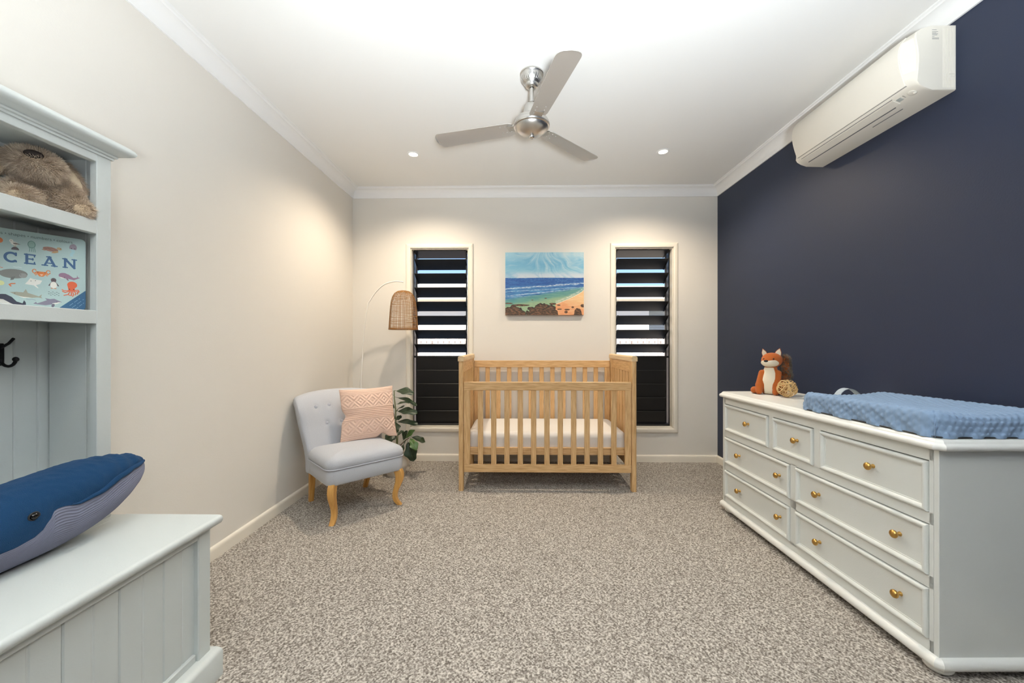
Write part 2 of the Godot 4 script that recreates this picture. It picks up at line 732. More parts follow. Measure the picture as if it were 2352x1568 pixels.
	var pal := noise_tex(256, 0.02, [c8(150, 136, 128), c8(186, 172, 164), c8(210, 200, 194)], [], FastNoiseLite.TYPE_SIMPLEX_SMOOTH, 4, 51)
	M.paling = wood(pal, Vector3(8, 0.7, 8), 0.9)
	var pal2 := noise_tex(256, 0.02, [c8(176, 164, 158), c8(208, 200, 196), c8(226, 220, 216)], [], FastNoiseLite.TYPE_SIMPLEX_SMOOTH, 4, 52)
	M.paling_pale = wood(pal2, Vector3(8, 0.7, 8), 0.9)
	M.bracket = mat(c8(128, 122, 118), 0.7)
	M.gravel = mat(c8(168, 160, 148), 0.95)
	M.strap = cloth(c8(172, 182, 190), weave, 6.0, 0.03)
	M.card = mat(c8(226, 224, 216), 0.7)
	M.print_dark = mat(c8(96, 108, 108), 0.8)


# ------------------------------------------------------------------ the room
func room() -> void:
	var T := 0.14
	var fl := MB.new()
	fl.bx(Vector3(XL - T, -0.12, ZB - 0.2), Vector3(XR + T, 0.0, ZF + T))
	struct("floor", fl, M.carpet, "beige flecked loop-pile carpet covering the whole floor", "carpet")
	var ce := MB.new()
	ce.bx(Vector3(XL - T, H, ZB - 0.2), Vector3(XR + T, H + 0.14, ZF + T))
	struct("ceiling", ce, M.ceiling)
	var w := MB.new()
	w.bx(Vector3(XL - T, 0, ZB - 0.2), Vector3(XL, H, ZF + T))
	struct("wall_left", w, M.wall)
	w = MB.new()
	w.bx(Vector3(XR, 0, ZB), Vector3(XR + T, H, ZF + T))
	struct("wall_right", w, M.navy)
	w = MB.new()
	w.bx(Vector3(XL, 0, ZF), Vector3(XR, H, ZF + T))
	struct("unseen_wall_front", w, M.navy)  # out of view, coloured dark to dim the surfaces facing the camera
	w = MB.new()
	var z0 := ZB - 0.2
	for a in [[XL, -1.071], [-0.500, 0.955], [1.519, XR + T]]:
		w.bx(Vector3(a[0], 0, z0), Vector3(a[1], H, ZB))
	for a in [[-1.071, -0.500], [0.955, 1.519]]:
		w.bx(Vector3(a[0], 0, z0), Vector3(a[1], 0.335, ZB))
		w.bx(Vector3(a[0], 2.107, z0), Vector3(a[1], H, ZB))
	struct("wall_back", w, M.wall)
	# cove cornice: x away from the wall, y up
	var cove := [Vector2(0, H), Vector2(0, 2.610), Vector2(0.009, 2.610), Vector2(0.010, 2.617)]
	for i in 9:
		var t := i / 8.0 * PI / 2
		cove.append(Vector2(0.066 - 0.055 * cos(t), 2.622 + 0.062 * sin(t)))
	cove.append_array([Vector2(0.069, 2.690), Vector2(0.078, 2.692), Vector2(0.079, H)])
	var sides := [["trim_1", Transform3D(Basis(Vector3(1, 0, 0), Vector3.UP, Vector3(0, 0, 1)), Vector3(XL, 0, 0)), ZB, ZF],
		["trim_2", Transform3D(Basis(Vector3(-1, 0, 0), Vector3.UP, Vector3(0, 0, -1)), Vector3(XR, 0, 0)), -ZF, -ZB],
		["trim_3", Transform3D(Basis(Vector3(0, 0, 1), Vector3.UP, Vector3(-1, 0, 0)), Vector3(0, 0, ZB)), -XR, -XL],
		["trim_4", Transform3D(Basis(Vector3(0, 0, -1), Vector3.UP, Vector3(1, 0, 0)), Vector3(0, 0, ZF)), XL, XR]]
	for s in sides:
		var m := MB.new()
		m.prism(cove, s[2], s[3], s[1])
		struct(s[0], m, M.cornice)
	var skirt := [Vector2(0, 0), Vector2(0.016, 0), Vector2(0.016, 0.050), Vector2(0.015, 0.058), Vector2(0.012, 0.064), Vector2(0.007, 0.068), Vector2(0, 0.069)]
	for i in 4:
		var m := MB.new()
		m.prism(skirt, sides[i][2], sides[i][3], sides[i][1])
		struct(["baseboard_left", "baseboard_right", "baseboard_back", "baseboard_front"][i], m, M.trim)


# ------------------------------------------------------------------ louvre windows
func window_unit(called: String, x0: float, x1: float) -> void:
	var y0 := 0.335
	var y1 := 2.107
	var t := Node3D.new()
	t.name = called
	t.set_meta("kind", "structure")
	add_child(t)
	t.position = Vector3((x0 + x1) / 2, 0, ZB)
	var hw := (x1 - x0) / 2
	# architrave: four mitred sides as one frame moulding
	var fl := Transform3D()
	var ar := MB.new()
	var prof := [[0.049, 0.0], [0.049, 0.009], [0.046, 0.013], [0.040, 0.016], [0.016, 0.018], [0.008, 0.017], [0.003, 0.013], [0.002, 0.009], [0.002, -0.004]]
	var rings := []
	for p in prof:
		rings.append(ring(-hw, hw, y0, y1, p[0], p[1], fl))
	ar.loft(rings, true, false, false, true, false, Vector3(0, 0, 1))
	obj("architrave", ar, M.trim, t)
	# timber reveal
	var rv := MB.new()
	var d0 := -0.062
	rv.bx(Vector3(-hw, y0, d0), Vector3(-hw + 0.006, y1, 0.004), 0.001)
	rv.bx(Vector3(hw - 0.006, y0, d0), Vector3(hw, y1, 0.004), 0.001)
	rv.bx(Vector3(-hw, y1 - 0.006, d0), Vector3(hw, y1, 0.004), 0.001)
	rv.bx(Vector3(-hw, y0, d0), Vector3(hw, y0 + 0.006, 0.004), 0.001)
	obj("reveal", rv, M.trim, t)
	# black aluminium frame with a transom between open and closed blades
	var zf := -0.062
	var zr := -0.150
	var fr := MB.new()
	fr.bx(Vector3(-hw, y0, zr), Vector3(-hw + 0.012, y1, zf), 0.002)
	fr.bx(Vector3(hw - 0.012, y0, zr), Vector3(hw, y1, zf), 0.002)
	fr.bx(Vector3(-hw, y1 - 0.022, zr), Vector3(hw, y1, zf), 0.002)
	fr.bx(Vector3(-hw, y0, zr), Vector3(hw, y0 + 0.022, zf), 0.002)
	obj("window_frame", fr, M.frame_black, t)
	var tr := MB.new()
	tr.bx(Vector3(-hw + 0.012, 1.022, -0.118), Vector3(hw - 0.012, 1.040, -0.080), 0.002)
	obj("transom", tr, M.frame_black, t)
	# galleries at both sides
	for s in [-1.0, 1.0]:
		var ga := MB.new()
		ga.box(Vector3(s * (hw - 0.030), (y0 + y1) / 2, -0.108), Vector3(0.012, y1 - y0 - 0.05, 0.030), 0.002)
		obj("gallery", ga, M.frame_black, t)
	# eight open blades, inner edge up
	var bl := MB.new()
	bl.box(Vector3.ZERO, Vector3((hw - 0.034) * 2, 0.006, 0.152), 0.002)
	var clip := MB.new()
	clip.prism([Vector2(-0.076, -0.006), Vector2(0.078, -0.006), Vector2(0.080, 0.002), Vector2(0.050, 0.012), Vector2(-0.050, 0.012), Vector2(-0.076, 0.004)], -0.006, 0.006, Transform3D(Basis(Vector3(0, 0, 1), Vector3.UP, Vector3(-1, 0, 0)), Vector3.ZERO), false)
	var first: MeshInstance3D = null
	var c0: MeshInstance3D = null
	for k in 8:
		var yc := 2.1098 - 0.1418 * k
		var tilt := deg_to_rad(34.0)
		if k == 0:
			yc = 2.072
			tilt = deg_to_rad(18.0)
		var b := Basis(Vector3.RIGHT, -tilt)
		if first == null:
			first = obj("louvre_blade", bl, M.louvre, t)
			first.transform = Transform3D(b, Vector3(0, yc, -0.093))
		else:
			again("louvre_blade", first, Transform3D(b, Vector3(0, yc, -0.093)), t)
		for s in [-1.0, 1.0]:
			var at := Transform3D(b, Vector3(s * (hw - 0.033), yc, -0.093))
			if c0 == null:
				c0 = obj("blade_clip", clip, M.frame_black, t)
				c0.transform = at
			else:
				again("blade_clip", c0, at, t)
	# five closed blades below
	for k in 5:
		var yc := 0.958 - 0.1375 * k
		again("louvre_blade", first, Transform3D(Basis(Vector3.RIGHT, -deg_to_rad(83.0)), Vector3(0, yc, -0.098)), t, M.frame_black)
	var hd := MB.new()
	hd.box(Vector3(-hw + 0.006, 1.33, -0.052), Vector3(0.012, 0.05, 0.014), 0.003)
	hd.box(Vector3(-hw + 0.016, 1.352, -0.046), Vector3(0.03, 0.010, 0.012), 0.003)
	obj("louvre_handle", hd, M.frame_black, t)


# ------------------------------------------------------------------ outside the louvres
func outside() -> void:
	var g := MB.new()
	g.bx(Vector3(-14, -0.5, -26), Vector3(16, -0.30, 6))
	var go := struct("ground", g, M.gravel)
	go.set_meta("kind", "structure")
	# paling fence
	var f := thing("paling_fence", "weathered grey timber paling fence outside the louvre windows", "fence", Vector3(0, -0.3, -7.2))
	var p0: MeshInstance3D = null
	var pm := MB.new()
	pm.box(Vector3(0, 0.855, 0), Vector3(0.094, 1.71, 0.014), 0.002)
	for i in 96:
		var x := -4.2 + 0.1045 * i
		var at := Transform3D(Basis(), Vector3(x, rng.randf_range(-0.012, 0.008), rng.randf_range(-0.004, 0.004)))
		var mm: Material = M.paling if rng.randf() < 0.5 else M.paling_pale
		if p0 == null:
			p0 = obj("paling", pm, mm, f)
			p0.transform = at
		else:
			again("paling", p0, at, f, mm)
	for y in [0.35, 1.05]:
		var r := MB.new()
		r.bx(Vector3(-4.3, y, -0.055), Vector3(5.9, y + 0.07, -0.009), 0.004)
		obj("rail", r, M.paling, f)
	var nb := MB.new()
	for i in 96:
		nb.bx(Vector3(-4.2 + 0.1045 * i - 0.012, 1.47, 0.005), Vector3(-4.2 + 0.1045 * i + 0.012, 1.515, 0.012), 0.002)
	var nbo := obj("fence_bracket", nb, M.bracket, f)
	nbo.set_meta("kind", "stuff")
	# neighbour's house: white wall, cream fascia, a grey clad bay
	var h := thing("neighbour_house", "white rendered house with cream fascia beyond the paling fence", "house", Vector3(0, -0.3, -9.6))
	var wl := MB.new()
	wl.bx(Vector3(-9, 0, -6), Vector3(3.18, 2.55, 0), 0.01)
	wl.bx(Vector3(3.18, 0, -6), Vector3(9, 2.55, -0.25), 0.01)
	obj("wall", wl, M.house_wall, h)
	var cl := MB.new()
	for i in 40:
		cl.bx(Vector3(3.18, 0.3 + 0.056 * i, -0.25), Vector3(9, 0.3 + 0.056 * i + 0.052, -0.23 + 0.004), 0.004)
	var clo := obj("grey_cladding", cl, M.house_grey, h)
	clo.set_meta("kind", "stuff")
	var fa := MB.new()
	fa.bx(Vector3(-9.4, 2.50, -0.2), Vector3(9.4, 2.78, 0.45), 0.01)
	obj("fascia", fa, M.house_cream, h)
	var ro := MB.new()
	ro.prism([Vector2(0.5, 2.78), Vector2(0.5, 2.80), Vector2(-3.0, 3.05), Vector2(-6.6, 2.80), Vector2(-6.6, 2.78)], -9.4, 9.4, Transform3D(Basis(Vector3(0, 0, 1), Vector3.UP, Vector3(-1, 0, 0)), Vector3.ZERO), false)
	obj("roof", ro, M.roofing, h)
	var up := MB.new()
	up.bx(Vector3(-9, 2.7, -5), Vector3(-0.4, 3.35, -1.2), 0.01)
	obj("upper_wall", up, M.house_wall, h)


# ------------------------------------------------------------------ hall stand with bench and hutch, at the left
func hall_stand() -> void:
	var t := thing("hall_stand", "pale grey hall stand, tongue-and-groove storage bench with open hutch, against the left wall", "hall stand", Vector3(XL, 0, -1.352))
	# local: x from the wall, z towards the camera
	var L := 1.0
	var m: Material = M.grey_paint
	var xf := 0.579   # bench post face
	var tp := 0.560
	# seat lid with a rounded nosing
	var lid := MB.new()
	var nose := [Vector2(0.262, tp - 0.030), Vector2(0.596, tp - 0.030), Vector2(0.604, tp - 0.027), Vector2(0.609, tp - 0.019), Vector2(0.610, tp - 0.010), Vector2(0.606, tp - 0.003), Vector2(0.598, tp), Vector2(0.262, tp)]
	lid.prism(nose, -0.017, L)
	obj("seat_lid", lid, m, t)
	var bs := MB.new()
	bs.bx(Vector3(0.012, tp - 0.030, -0.017), Vector3(0.2605, tp - 0.001, L), 0.002)
	obj("seat_back_strip", bs, m, t)
	# bench carcass
	var ca := MB.new()
	ca.bx(Vector3(0.014, 0.06, 0.010), Vector3(0.548, tp - 0.034, L), 0.0)
	obj("bench_carcass", ca, m, t)
	var po := MB.new()
	po.bx(Vector3(0.529, 0.05, 0.0), Vector3(xf, tp - 0.030, 0.052), 0.003)
	obj("corner_post", po, m, t)
	po = MB.new()
	po.bx(Vector3(0.014, 0.05, 0.0), Vector3(0.064, tp - 0.030, 0.052), 0.003)
	obj("corner_post", po, m, t)
	var en := MB.new()
	en.bx(Vector3(0.06, 0.08, 0.004), Vector3(0.532, tp - 0.031, 0.016), 0.0)
	obj("end_panel", en, m, t)
	var rl := MB.new()
	rl.bx(Vector3(0.545, tp - 0.058, 0.0522), Vector3(xf, tp - 0.0301, L), 0.003)
	obj("top_rail", rl, m, t)
	# front planks, each with a bead in its middle
	var pl := MB.new()
	var pw := 0.1335
	var pp := []
	for s in [[0.0, 0.0035], [0.003, 0.0], [pw / 2 - 0.004, 0.0], [pw / 2 - 0.0015, 0.0016], [pw / 2 + 0.0015, 0.0016], [pw / 2 + 0.004, 0.0], [pw - 0.004, 0.0], [pw - 0.001, 0.0035]]:
		pp.append(Vector2(0.563 - s[1], s[0]))
	pp.append(Vector2(0.549, pw - 0.001))
	pp.append(Vector2(0.549, 0.0))
	# profile in x and z, drawn up y
	pl.prism(pp, 0.10, tp - 0.056, Transform3D(Basis(Vector3(1, 0, 0), Vector3(0, 0, 1), Vector3(0, 1, 0)), Vector3.ZERO), false)
	var p0: MeshInstance3D = null
	for i in 7:
		var z := 0.052 - 0.021 + pw * i - 0.0
		var at := Transform3D(Basis(), Vector3(0, 0, z))
		if p0 == null:
			p0 = obj("front_plank", pl, m, t)
			p0.transform = at
		else:
			again("front_plank", p0, at, t)
	# plinth
	var br := MB.new()
	br.bx(Vector3(0.545, 0.09, 0.0523), Vector3(0.572, 0.122, L), 0.004)
	obj("bottom_rail", br, m, t)
	var pf := [Vector2(0.550, 0.0), Vector2(0.612, 0.0), Vector2(0.612, 0.082), Vector2(0.609, 0.089), Vector2(0.602, 0.094), Vector2(0.590, 0.0965), Vector2(0.550, 0.0965)]
	var pn := MB.new()
	pn.prism(pf, -0.014, L)
	pn.bx(Vector3(0.012, 0.0, -0.014), Vector3(0.551, 0.0965, 0.02), 0.004)
	obj("plinth", pn, m, t)
	# --- hutch
	var hx := XH
	var top := 1.812
	var stile := MB.new()
	stile.bx(Vector3(hx - 0.024, tp - 0.0005, 0.0), Vector3(hx, top, 0.047), 0.0015)
	var s0 := obj("hutch_stile", stile, m, t)
	again("hutch_stile", s0, Transform3D(Basis(), Vector3(0, 0, L - 0.047)), t)
	var sd := MB.new()
	sd.bx(Vector3(0.016, tp - 0.0005, 0.0), Vector3(hx - 0.024, top, 0.0165), 0.001)
	var sd0 := obj("side_panel", sd, m, t)
	again("side_panel", sd0, Transform3D(Basis(), Vector3(0, 0, L - 0.0165)), t)
	# boards applied inside the far side, leaving the pale joint near the stile
	var sj := MB.new()
	sj.bx(Vector3(0.030, tp, 0.0165), Vector3(hx - 0.064, top, 0.0235), 0.002)
	sj.bx(Vector3(hx - 0.062, tp, 0.0165), Vector3(hx - 0.0245, top, 0.0235), 0.002)
	obj("side_lining", sj, m, t)
	var rr := MB.new()
	rr.bx(Vector3(hx - 0.024, 1.781, 0.047), Vector3(hx, top, L - 0.047), 0.0015)
	obj("frieze_rail", rr, m, t)
	for yy in [[1.536, 1.582], [1.231, 1.276]]:
		var r := MB.new()
		r.bx(Vector3(hx - 0.024, yy[0], 0.047), Vector3(hx, yy[1], L - 0.047), 0.0015)
		obj("shelf_rail", r, m, t)
		var sh := MB.new()
		sh.bx(Vector3(0.026, yy[1] - 0.020, 0.0165), Vector3(hx - 0.0242, yy[1] - 0.0008, L - 0.0165), 0.001)
		obj("shelf", sh, m, t)
	var tb := MB.new()
	tb.bx(Vector3(0.014, top - 0.014, 0.001), Vector3(hx - 0.0242, top, L - 0.001), 0.0)
	obj("hutch_top", tb, m, t)
	# back planks
	var bp := MB.new()
	var bpp := [Vector2(0.022, 0.0), Vector2(0.0255, 0.003), Vector2(0.0255, 0.059), Vector2(0.022, 0.062), Vector2(0.013, 0.062), Vector2(0.013, 0.0)]
	bp.prism(bpp, tp, top - 0.014, Transform3D(Basis(Vector3(1, 0, 0), Vector3(0, 0, 1), Vector3(0, 1, 0)), Vector3.ZERO), false)
	var b0: MeshInstance3D = null
	for i in 15:
		var at := Transform3D(Basis(), Vector3(0, 0, -0.012 + 0.0625 * i + 0.0005))
		if b0 == null:
			b0 = obj("back_plank", bp, m, t)
			b0.transform = at
		else:
			again("back_plank", b0, at, t)
	# crown moulding, mitred round the far end
	var cr := MB.new()
	var rings := []
	var fl := Transform3D(Basis(Vector3(1, 0, 0), Vector3(0, 0, 1), Vector3(0, 1, 0)), Vector3.ZERO)
	for p in [[0.0, 1.806], [0.005, 1.806], [0.006, 1.811], [0.005, 1.814], [0.011, 1.815], [0.013, 1.819], [0.011, 1.823], [0.016, 1.824], [0.022, 1.828], [0.034, 1.831], [0.043, 1.836], [0.047, 1.842], [0.047, 1.848], [0.043, 1.855], [0.034, 1.862], [0.024, 1.868], [0.014, 1.872], [0.010, 1.873]]:
		rings.append([fl * Vector3(0.012, -p[0], p[1]), fl * Vector3(hx + p[0], -p[0], p[1]), fl * Vector3(hx + p[0], L, p[1]), fl * Vector3(0.012, L, p[1])])
	cr.loft(rings, true, false, true, true, false, Vector3.ZERO)
	obj("crown", cr, m, t)
	# coat hooks under the shelf
	for i in 3:
		var hk := MB.new()
		var z := 0.152 + 0.26 * i
		hk.box(Vector3(0.030, 1.13, z), Vector3(0.008, 0.07, 0.022), 0.003)
		var c := []
		for k in 9:
			var a := PI * k / 8.0
			c.append(Vector3(0.034 + 0.024 - 0.024 * cos(a), 1.115 - 0.022 * sin(a), z))
		hk.tube(c, 0.0045, 8)
		hk.ball(c[8], Vector3.ONE * 0.008, 10, 6)
		hk.tube([Vector3(0.033, 1.15, z), Vector3(0.06, 1.165, z), Vector3(0.075, 1.18, z)], 0.004, 8)
		obj("coat_hook", hk, M.hook_metal, t)


const XH := 0.225


# ------------------------------------------------------------------ dresser, at the right
func dresser() -> void:
	var t := thing("dresser", "pale grey seven-drawer dresser with brass knobs, along the navy wall", "dresser", Vector3(1.4655, 0, -1.37), deg_to_rad(1.3))
	# local: face at x = 0, length along -z, body towards +x
	var z0 := -1.403
	var z1 := -0.020
	var dp := 0.462
	var m: Material = M.dresser_paint
	var body := MB.new()
	body.bx(Vector3(0.024, 0.070, z0 + 0.018), Vector3(dp, 0.792, z1 - 0.018), 0.0)
	obj("carcass", body, M.gap_shade, t)  # coloured dark so the drawer gaps look shaded
	var ends := MB.new()
	ends.bx(Vector3(0.0, 0.066, z1 - 0.0175), Vector3(dp + 0.002, 0.794, z1), 0.0015)
	var e0 := obj("end_panel", ends, m, t)
	again("end_panel", e0, Transform3D(Basis(), Vector3(0, 0, z0 - z1 + 0.0175)), t)
	# face frame
	var rows := [[0.563, 0.748], [0.338, 0.522], [0.111, 0.294]]
	var fr := MB.new()
	var fx := 0.022
	fr.bx(Vector3(0, 0.7485, z0 + 0.017), Vector3(fx, 0.794, z1 - 0.0175))
	fr.bx(Vector3(0, 0.522, z0 + 0.017), Vector3(fx, 0.563, z1 - 0.0175))
	fr.bx(Vector3(0, 0.294, z0 + 0.017), Vector3(fx, 0.338, z1 - 0.0175))
	fr.bx(Vector3(0, 0.066, z0 + 0.017), Vector3(fx, 0.111, z1 - 0.0175))
	fr.bx(Vector3(0, 0.066, -0.052), Vector3(fx, 0.794, z1 - 0.0176))
	fr.bx(Vector3(0, 0.066, z0 + 0.0171), Vector3(fx, 0.794, -1.371))
	for a in [[-0.916, -0.877], [-0.581, -0.539]]:
		fr.bx(Vector3(0, 0.56, a[0]), Vector3(fx, 0.75, a[1]))
	fr.bx(Vector3(0, 0.10, -0.7425), Vector3(fx, 0.53, -0.7015))
	obj("face_frame", fr, m, t)
	# drawers
	var fronts := [[0, -1.371, -0.916, [-1.111]], [0, -0.877, -0.581, [-0.693]], [0, -0.539, -0.052, [-0.268]],
		[1, -1.371, -0.7425, [-1.204, -0.826]], [1, -0.7015, -0.052, [-0.550, -0.158]],
		[2, -1.371, -0.7425, [-1.200, -0.821]], [2, -0.7015, -0.052, [-0.545, -0.155]]]
	var kn := MB.new()
	var kb := Transform3D(Basis(Vector3(0, 0, 1), Vector3(-1, 0, 0), Vector3(0, -1, 0)), Vector3.ZERO)
	kn.lathe([Vector2(0.0, 0.0), Vector2(0.0085, 0.0), Vector2(0.0085, 0.002), Vector2(0.0065, 0.006), Vector2(0.005, 0.010), Vector2(0.0052, 0.013), Vector2(0.009, 0.016), Vector2(0.0135, 0.0195), Vector2(0.0155, 0.024), Vector2(0.0145, 0.029), Vector2(0.010, 0.033), Vector2(0.0, 0.0348)], 24, kb)
	var k0: MeshInstance3D = null
	for f in fronts:
		var y0: float = rows[f[0]][0] + 0.0015
		var y1: float = rows[f[0]][1] - 0.0045
		var a: float = f[1] + 0.002
		var b: float = f[2] - 0.002
		var d := MB.new()
		# plane: local x along z, y up, normal -x
		var pt := Transform3D(Basis(Vector3(0, 0, 1), Vector3(0, 1, 0), Vector3(-1, 0, 0)), Vector3.ZERO)
		var rings := []
		for p in [[0.0, -0.020], [0.0, 0.004], [-0.001, 0.0075], [-0.004, 0.0105], [-0.009, 0.012], [-0.013, 0.0105], [-0.017, 0.0065], [-0.020, 0.0035], [-0.0205, 0.0015], [-0.0245, 0.001], [-0.025, -0.001]]:
			rings.append(ring(a, b, y0, y1, p[0], p[1], pt))
		d.loft(rings, true, false, true, true, false, Vector3(-1, 0, 0))
		var dr := obj("drawer", d, m, t)
		for z in f[3]:
			var at := Transform3D(Basis(), Vector3(0.001, (y0 + y1) / 2 + 0.006, z))
			if k0 == null:
				k0 = obj("knob", kn, M.brass, dr)
				k0.transform = at
			else:
				again("knob", k0, at, dr)
	# top slab with a moulded edge and clipped front corners
	var top := MB.new()
	var rings := []
	for p in [[0.0, 0.793], [0.019, 0.7935], [0.024, 0.797], [0.026, 0.803], [0.025, 0.810], [0.021, 0.815], [0.014, 0.8175], [0.013, 0.820], [0.009, 0.826], [0.003, 0.830]]:
		rings.append(clipped(0.0, dp + 0.003, z0, z1, p[0], 0.016, p[1]))
	top.loft(rings, true, true, true, true, false)
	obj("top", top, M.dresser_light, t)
	var base := MB.new()
	rings = []
	for p in [[0.0, 0.032], [0.012, 0.032], [0.019, 0.036], [0.022, 0.044], [0.022, 0.054], [0.018, 0.062], [0.011, 0.067], [0.004, 0.069], [0.0005, 0.070]]:
		rings.append(clipped(0.0, dp + 0.003, z0, z1, p[0], 0.010, p[1]))
	base.loft(rings, true, true, true, true, false)
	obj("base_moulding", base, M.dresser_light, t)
	var ft := MB.new()
	ft.lathe([Vector2(0.0, 0.0), Vector2(0.020, 0.0), Vector2(0.032, 0.004), Vector2(0.040, 0.013), Vector2(0.041, 0.022), Vector2(0.036, 0.030), Vector2(0.030, 0.034)], 28)
	var f0: MeshInstance3D = null
	for p in [Vector3(0.036, 0, -0.056), Vector3(0.036, 0, -1.362), Vector3(0.42, 0, -0.056), Vector3(0.42, 0, -1.362)]:
		if f0 == null:
			f0 = obj("bun_foot", ft, M.dresser_light, t)
			f0.position = p
		else:
			again("bun_foot", f0, Transform3D(Basis(), p), t)


func clipped(x0: float, x1: float, z0: float, z1: float, o: float, c: float, y: float) -> Array:
	var k := c * 0.6 + o * 0.55
	return [Vector3(x0 - o, y, z0 - o + k), Vector3(x0 - o + k, y, z0 - o), Vector3(x1, y, z0 - o), Vector3(x1, y, z1 + o), Vector3(x0 - o + k, y, z1 + o), Vector3(x0 - o, y, z1 + o - k)]


# ------------------------------------------------------------------ cot
func cot() -> void:
	var t := thing("cot", "light oak slatted baby's cot standing against the back wall between the windows", "cot", Vector3(0, 0, 0))
	var x0 := -0.473
	var x1 := 0.926
	var zf := -3.088
	var zr := -3.846
	# posts
	var po := MB.new()
	var pr := [Vector2(-0.018, -0.024), Vector2(-0.013, -0.029), Vector2(0.013, -0.029), Vector2(0.018, -0.024), Vector2(0.018, 0.024), Vector2(0.013, 0.029), Vector2(-0.013, 0.029), Vector2(-0.018, 0.024)]
	po.prism(pr, 0.0, 1.025, Transform3D(Basis(Vector3(1, 0, 0), Vector3(0, 0, 1), Vector3(0, 1, 0)), Vector3.ZERO))
	var p0: MeshInstance3D = null
	for c in [Vector3(x0 + 0.018, 0, zf - 0.029), Vector3(x1 - 0.018, 0, zf - 0.029), Vector3(x0 + 0.018, 0, zr + 0.029), Vector3(x1 - 0.018, 0, zr + 0.029)]:
		if p0 == null:
			p0 = obj("post", po, M.oak_y, t)
			p0.position = c
		else:
			again("post", p0, Transform3D(Basis(), c), t)
	# ends: cap, rails and slats
	var sl := MB.new()
	sl.box(Vector3(0, 0, 0), Vector3(0.014, 0.80, 0.066), 0.002)
	var s0: MeshInstance3D = null
	for s in [x0 + 0.018, x1 - 0.018]:
		var cp := MB.new()
		var cpr := []
		for q in [[-0.023, 0.0], [0.023, 0.0], [0.023, 0.028], [0.021, 0.035], [0.015, 0.040], [0.006, 0.042], [-0.006, 0.042], [-0.015, 0.040], [-0.021, 0.035], [-0.023, 0.028]]:
			cpr.append(Vector2(s + q[0], 1.025 + q[1]))
		cp.prism(cpr, zr - 0.004, zf + 0.007)
		obj("end_cap", cp, M.oak_cap, t)
		var tr := MB.new()
		tr.bx(Vector3(s - 0.012, 0.935, zr + 0.058), Vector3(s + 0.012, 1.0249, zf - 0.058), 0.002)
		obj("end_rail", tr, M.oak_z, t)
		tr = MB.new()
		tr.bx(Vector3(s - 0.012, 0.150, zr + 0.058), Vector3(s + 0.012, 0.215, zf - 0.058), 0.002)
		obj("end_rail", tr, M.oak_z, t)
		for k in 7:
			var at := Transform3D(Basis(), Vector3(s, 0.575, zr + 0.058 + 0.040 + 0.0937 * k))
			if s0 == null:
				s0 = obj("end_slat", sl, M.oak_y, t)
				s0.transform = at
			else:
				again("end_slat", s0, at, t)
	# front and rear frames
	var f := MB.new()
	f.box(Vector3.ZERO, Vector3(0.042, 0.60, 0.013), 0.002)
	var fs: MeshInstance3D = null
	var g := MB.new()
	g.box(Vector3.ZERO, Vector3(0.042, 0.735, 0.013), 0.002)
	var gs: MeshInstance3D = null
	var lx := -0.433
	var rx := 0.887
	for k in 11:
		var x := -0.302 + 0.1054 * k
		if k == 0:
			fs = obj("front_slat", f, M.oak_y, t)
			fs.position = Vector3(x, 0.50, zf - 0.018)
			gs = obj("rear_slat", g, M.oak_y, t)
			gs.position = Vector3(x, 0.572, zr + 0.018)
		else:
			again("front_slat", fs, Transform3D(Basis(), Vector3(x, 0.50, zf - 0.018)), t)
			again("rear_slat", gs, Transform3D(Basis(), Vector3(x, 0.572, zr + 0.018)), t)
	for q in [["front_rail", 0.795, 0.861, zf - 0.018], ["front_rail", 0.148, 0.208, zf - 0.018], ["rear_rail", 0.934, 1.000, zr + 0.018], ["rear_rail", 0.148, 0.208, zr + 0.018]]:
		var r := MB.new()
		r.box(Vector3((lx + rx) / 2, (q[1] + q[2]) / 2, q[3]), Vector3(rx - lx, q[2] - q[1], 0.028), 0.0025)
		obj(q[0], r, M.oak_x, t)
	for q in [["front_stile", 0.207, 0.796, zf - 0.018], ["rear_stile", 0.207, 0.935, zr + 0.018]]:
		for xx in [lx + 0.0245, rx - 0.0245]:
			var r := MB.new()
			r.box(Vector3(xx, (q[1] + q[2]) / 2, q[3]), Vector3(0.049, q[2] - q[1], 0.024), 0.002)
			obj(q[0], r, M.oak_y, t)
	# steel fittings that hold the gates to the posts
	var pin := MB.new()
	for xx in [lx - 0.006, rx + 0.006]:
		for yy in [0.52, 0.30]:
			pin.box(Vector3(xx, yy, zf - 0.018), Vector3(0.014, 0.008, 0.008), 0.002)
			pin.box(Vector3(xx, yy + 0.1, zr + 0.018), Vector3(0.014, 0.008, 0.008), 0.002)
	obj("fitting_pin", pin, M.chrome, t)
	# mattress base
	for zz in [zf - 0.060, zr + 0.060]:
		var r := MB.new()
		r.box(Vector3((lx + rx) / 2, 0.303, zz), Vector3(rx - lx - 0.02, 0.058, 0.020), 0.002)
		obj("base_rail", r, M.oak_x, t)
	var bs := MB.new()
	bs.box(Vector3.ZERO, Vector3(0.07, 0.012, 0.60), 0.002)
	var b0: MeshInstance3D = null
	for k in 12:
		var at := Transform3D(Basis(), Vector3(-0.37 + 0.1085 * k, 0.325, (zf + zr) / 2))
		if b0 == null:
			b0 = obj("base_slat", bs, M.oak_z, t)
			b0.transform = at
		else:
			again("base_slat", b0, at, t)
	# mattress in its fitted sheet
	var mt := MB.new()
	var cx := (lx + rx) / 2
	var cz := (zf + zr) / 2
	pillow_box(mt, 1.29, 0.618, 0.118, 0.040, 90, 46, func(p: Vector2) -> float: return 0.0)
	var mo := obj("cot_mattress", mt, M.sheet)
	mo.name = numbered("cot_mattress")
	mo.position = Vector3(cx, 0.331, cz)
	tag(mo, "cot mattress in a pale grey fitted sheet, lying in the oak cot", "mattress")


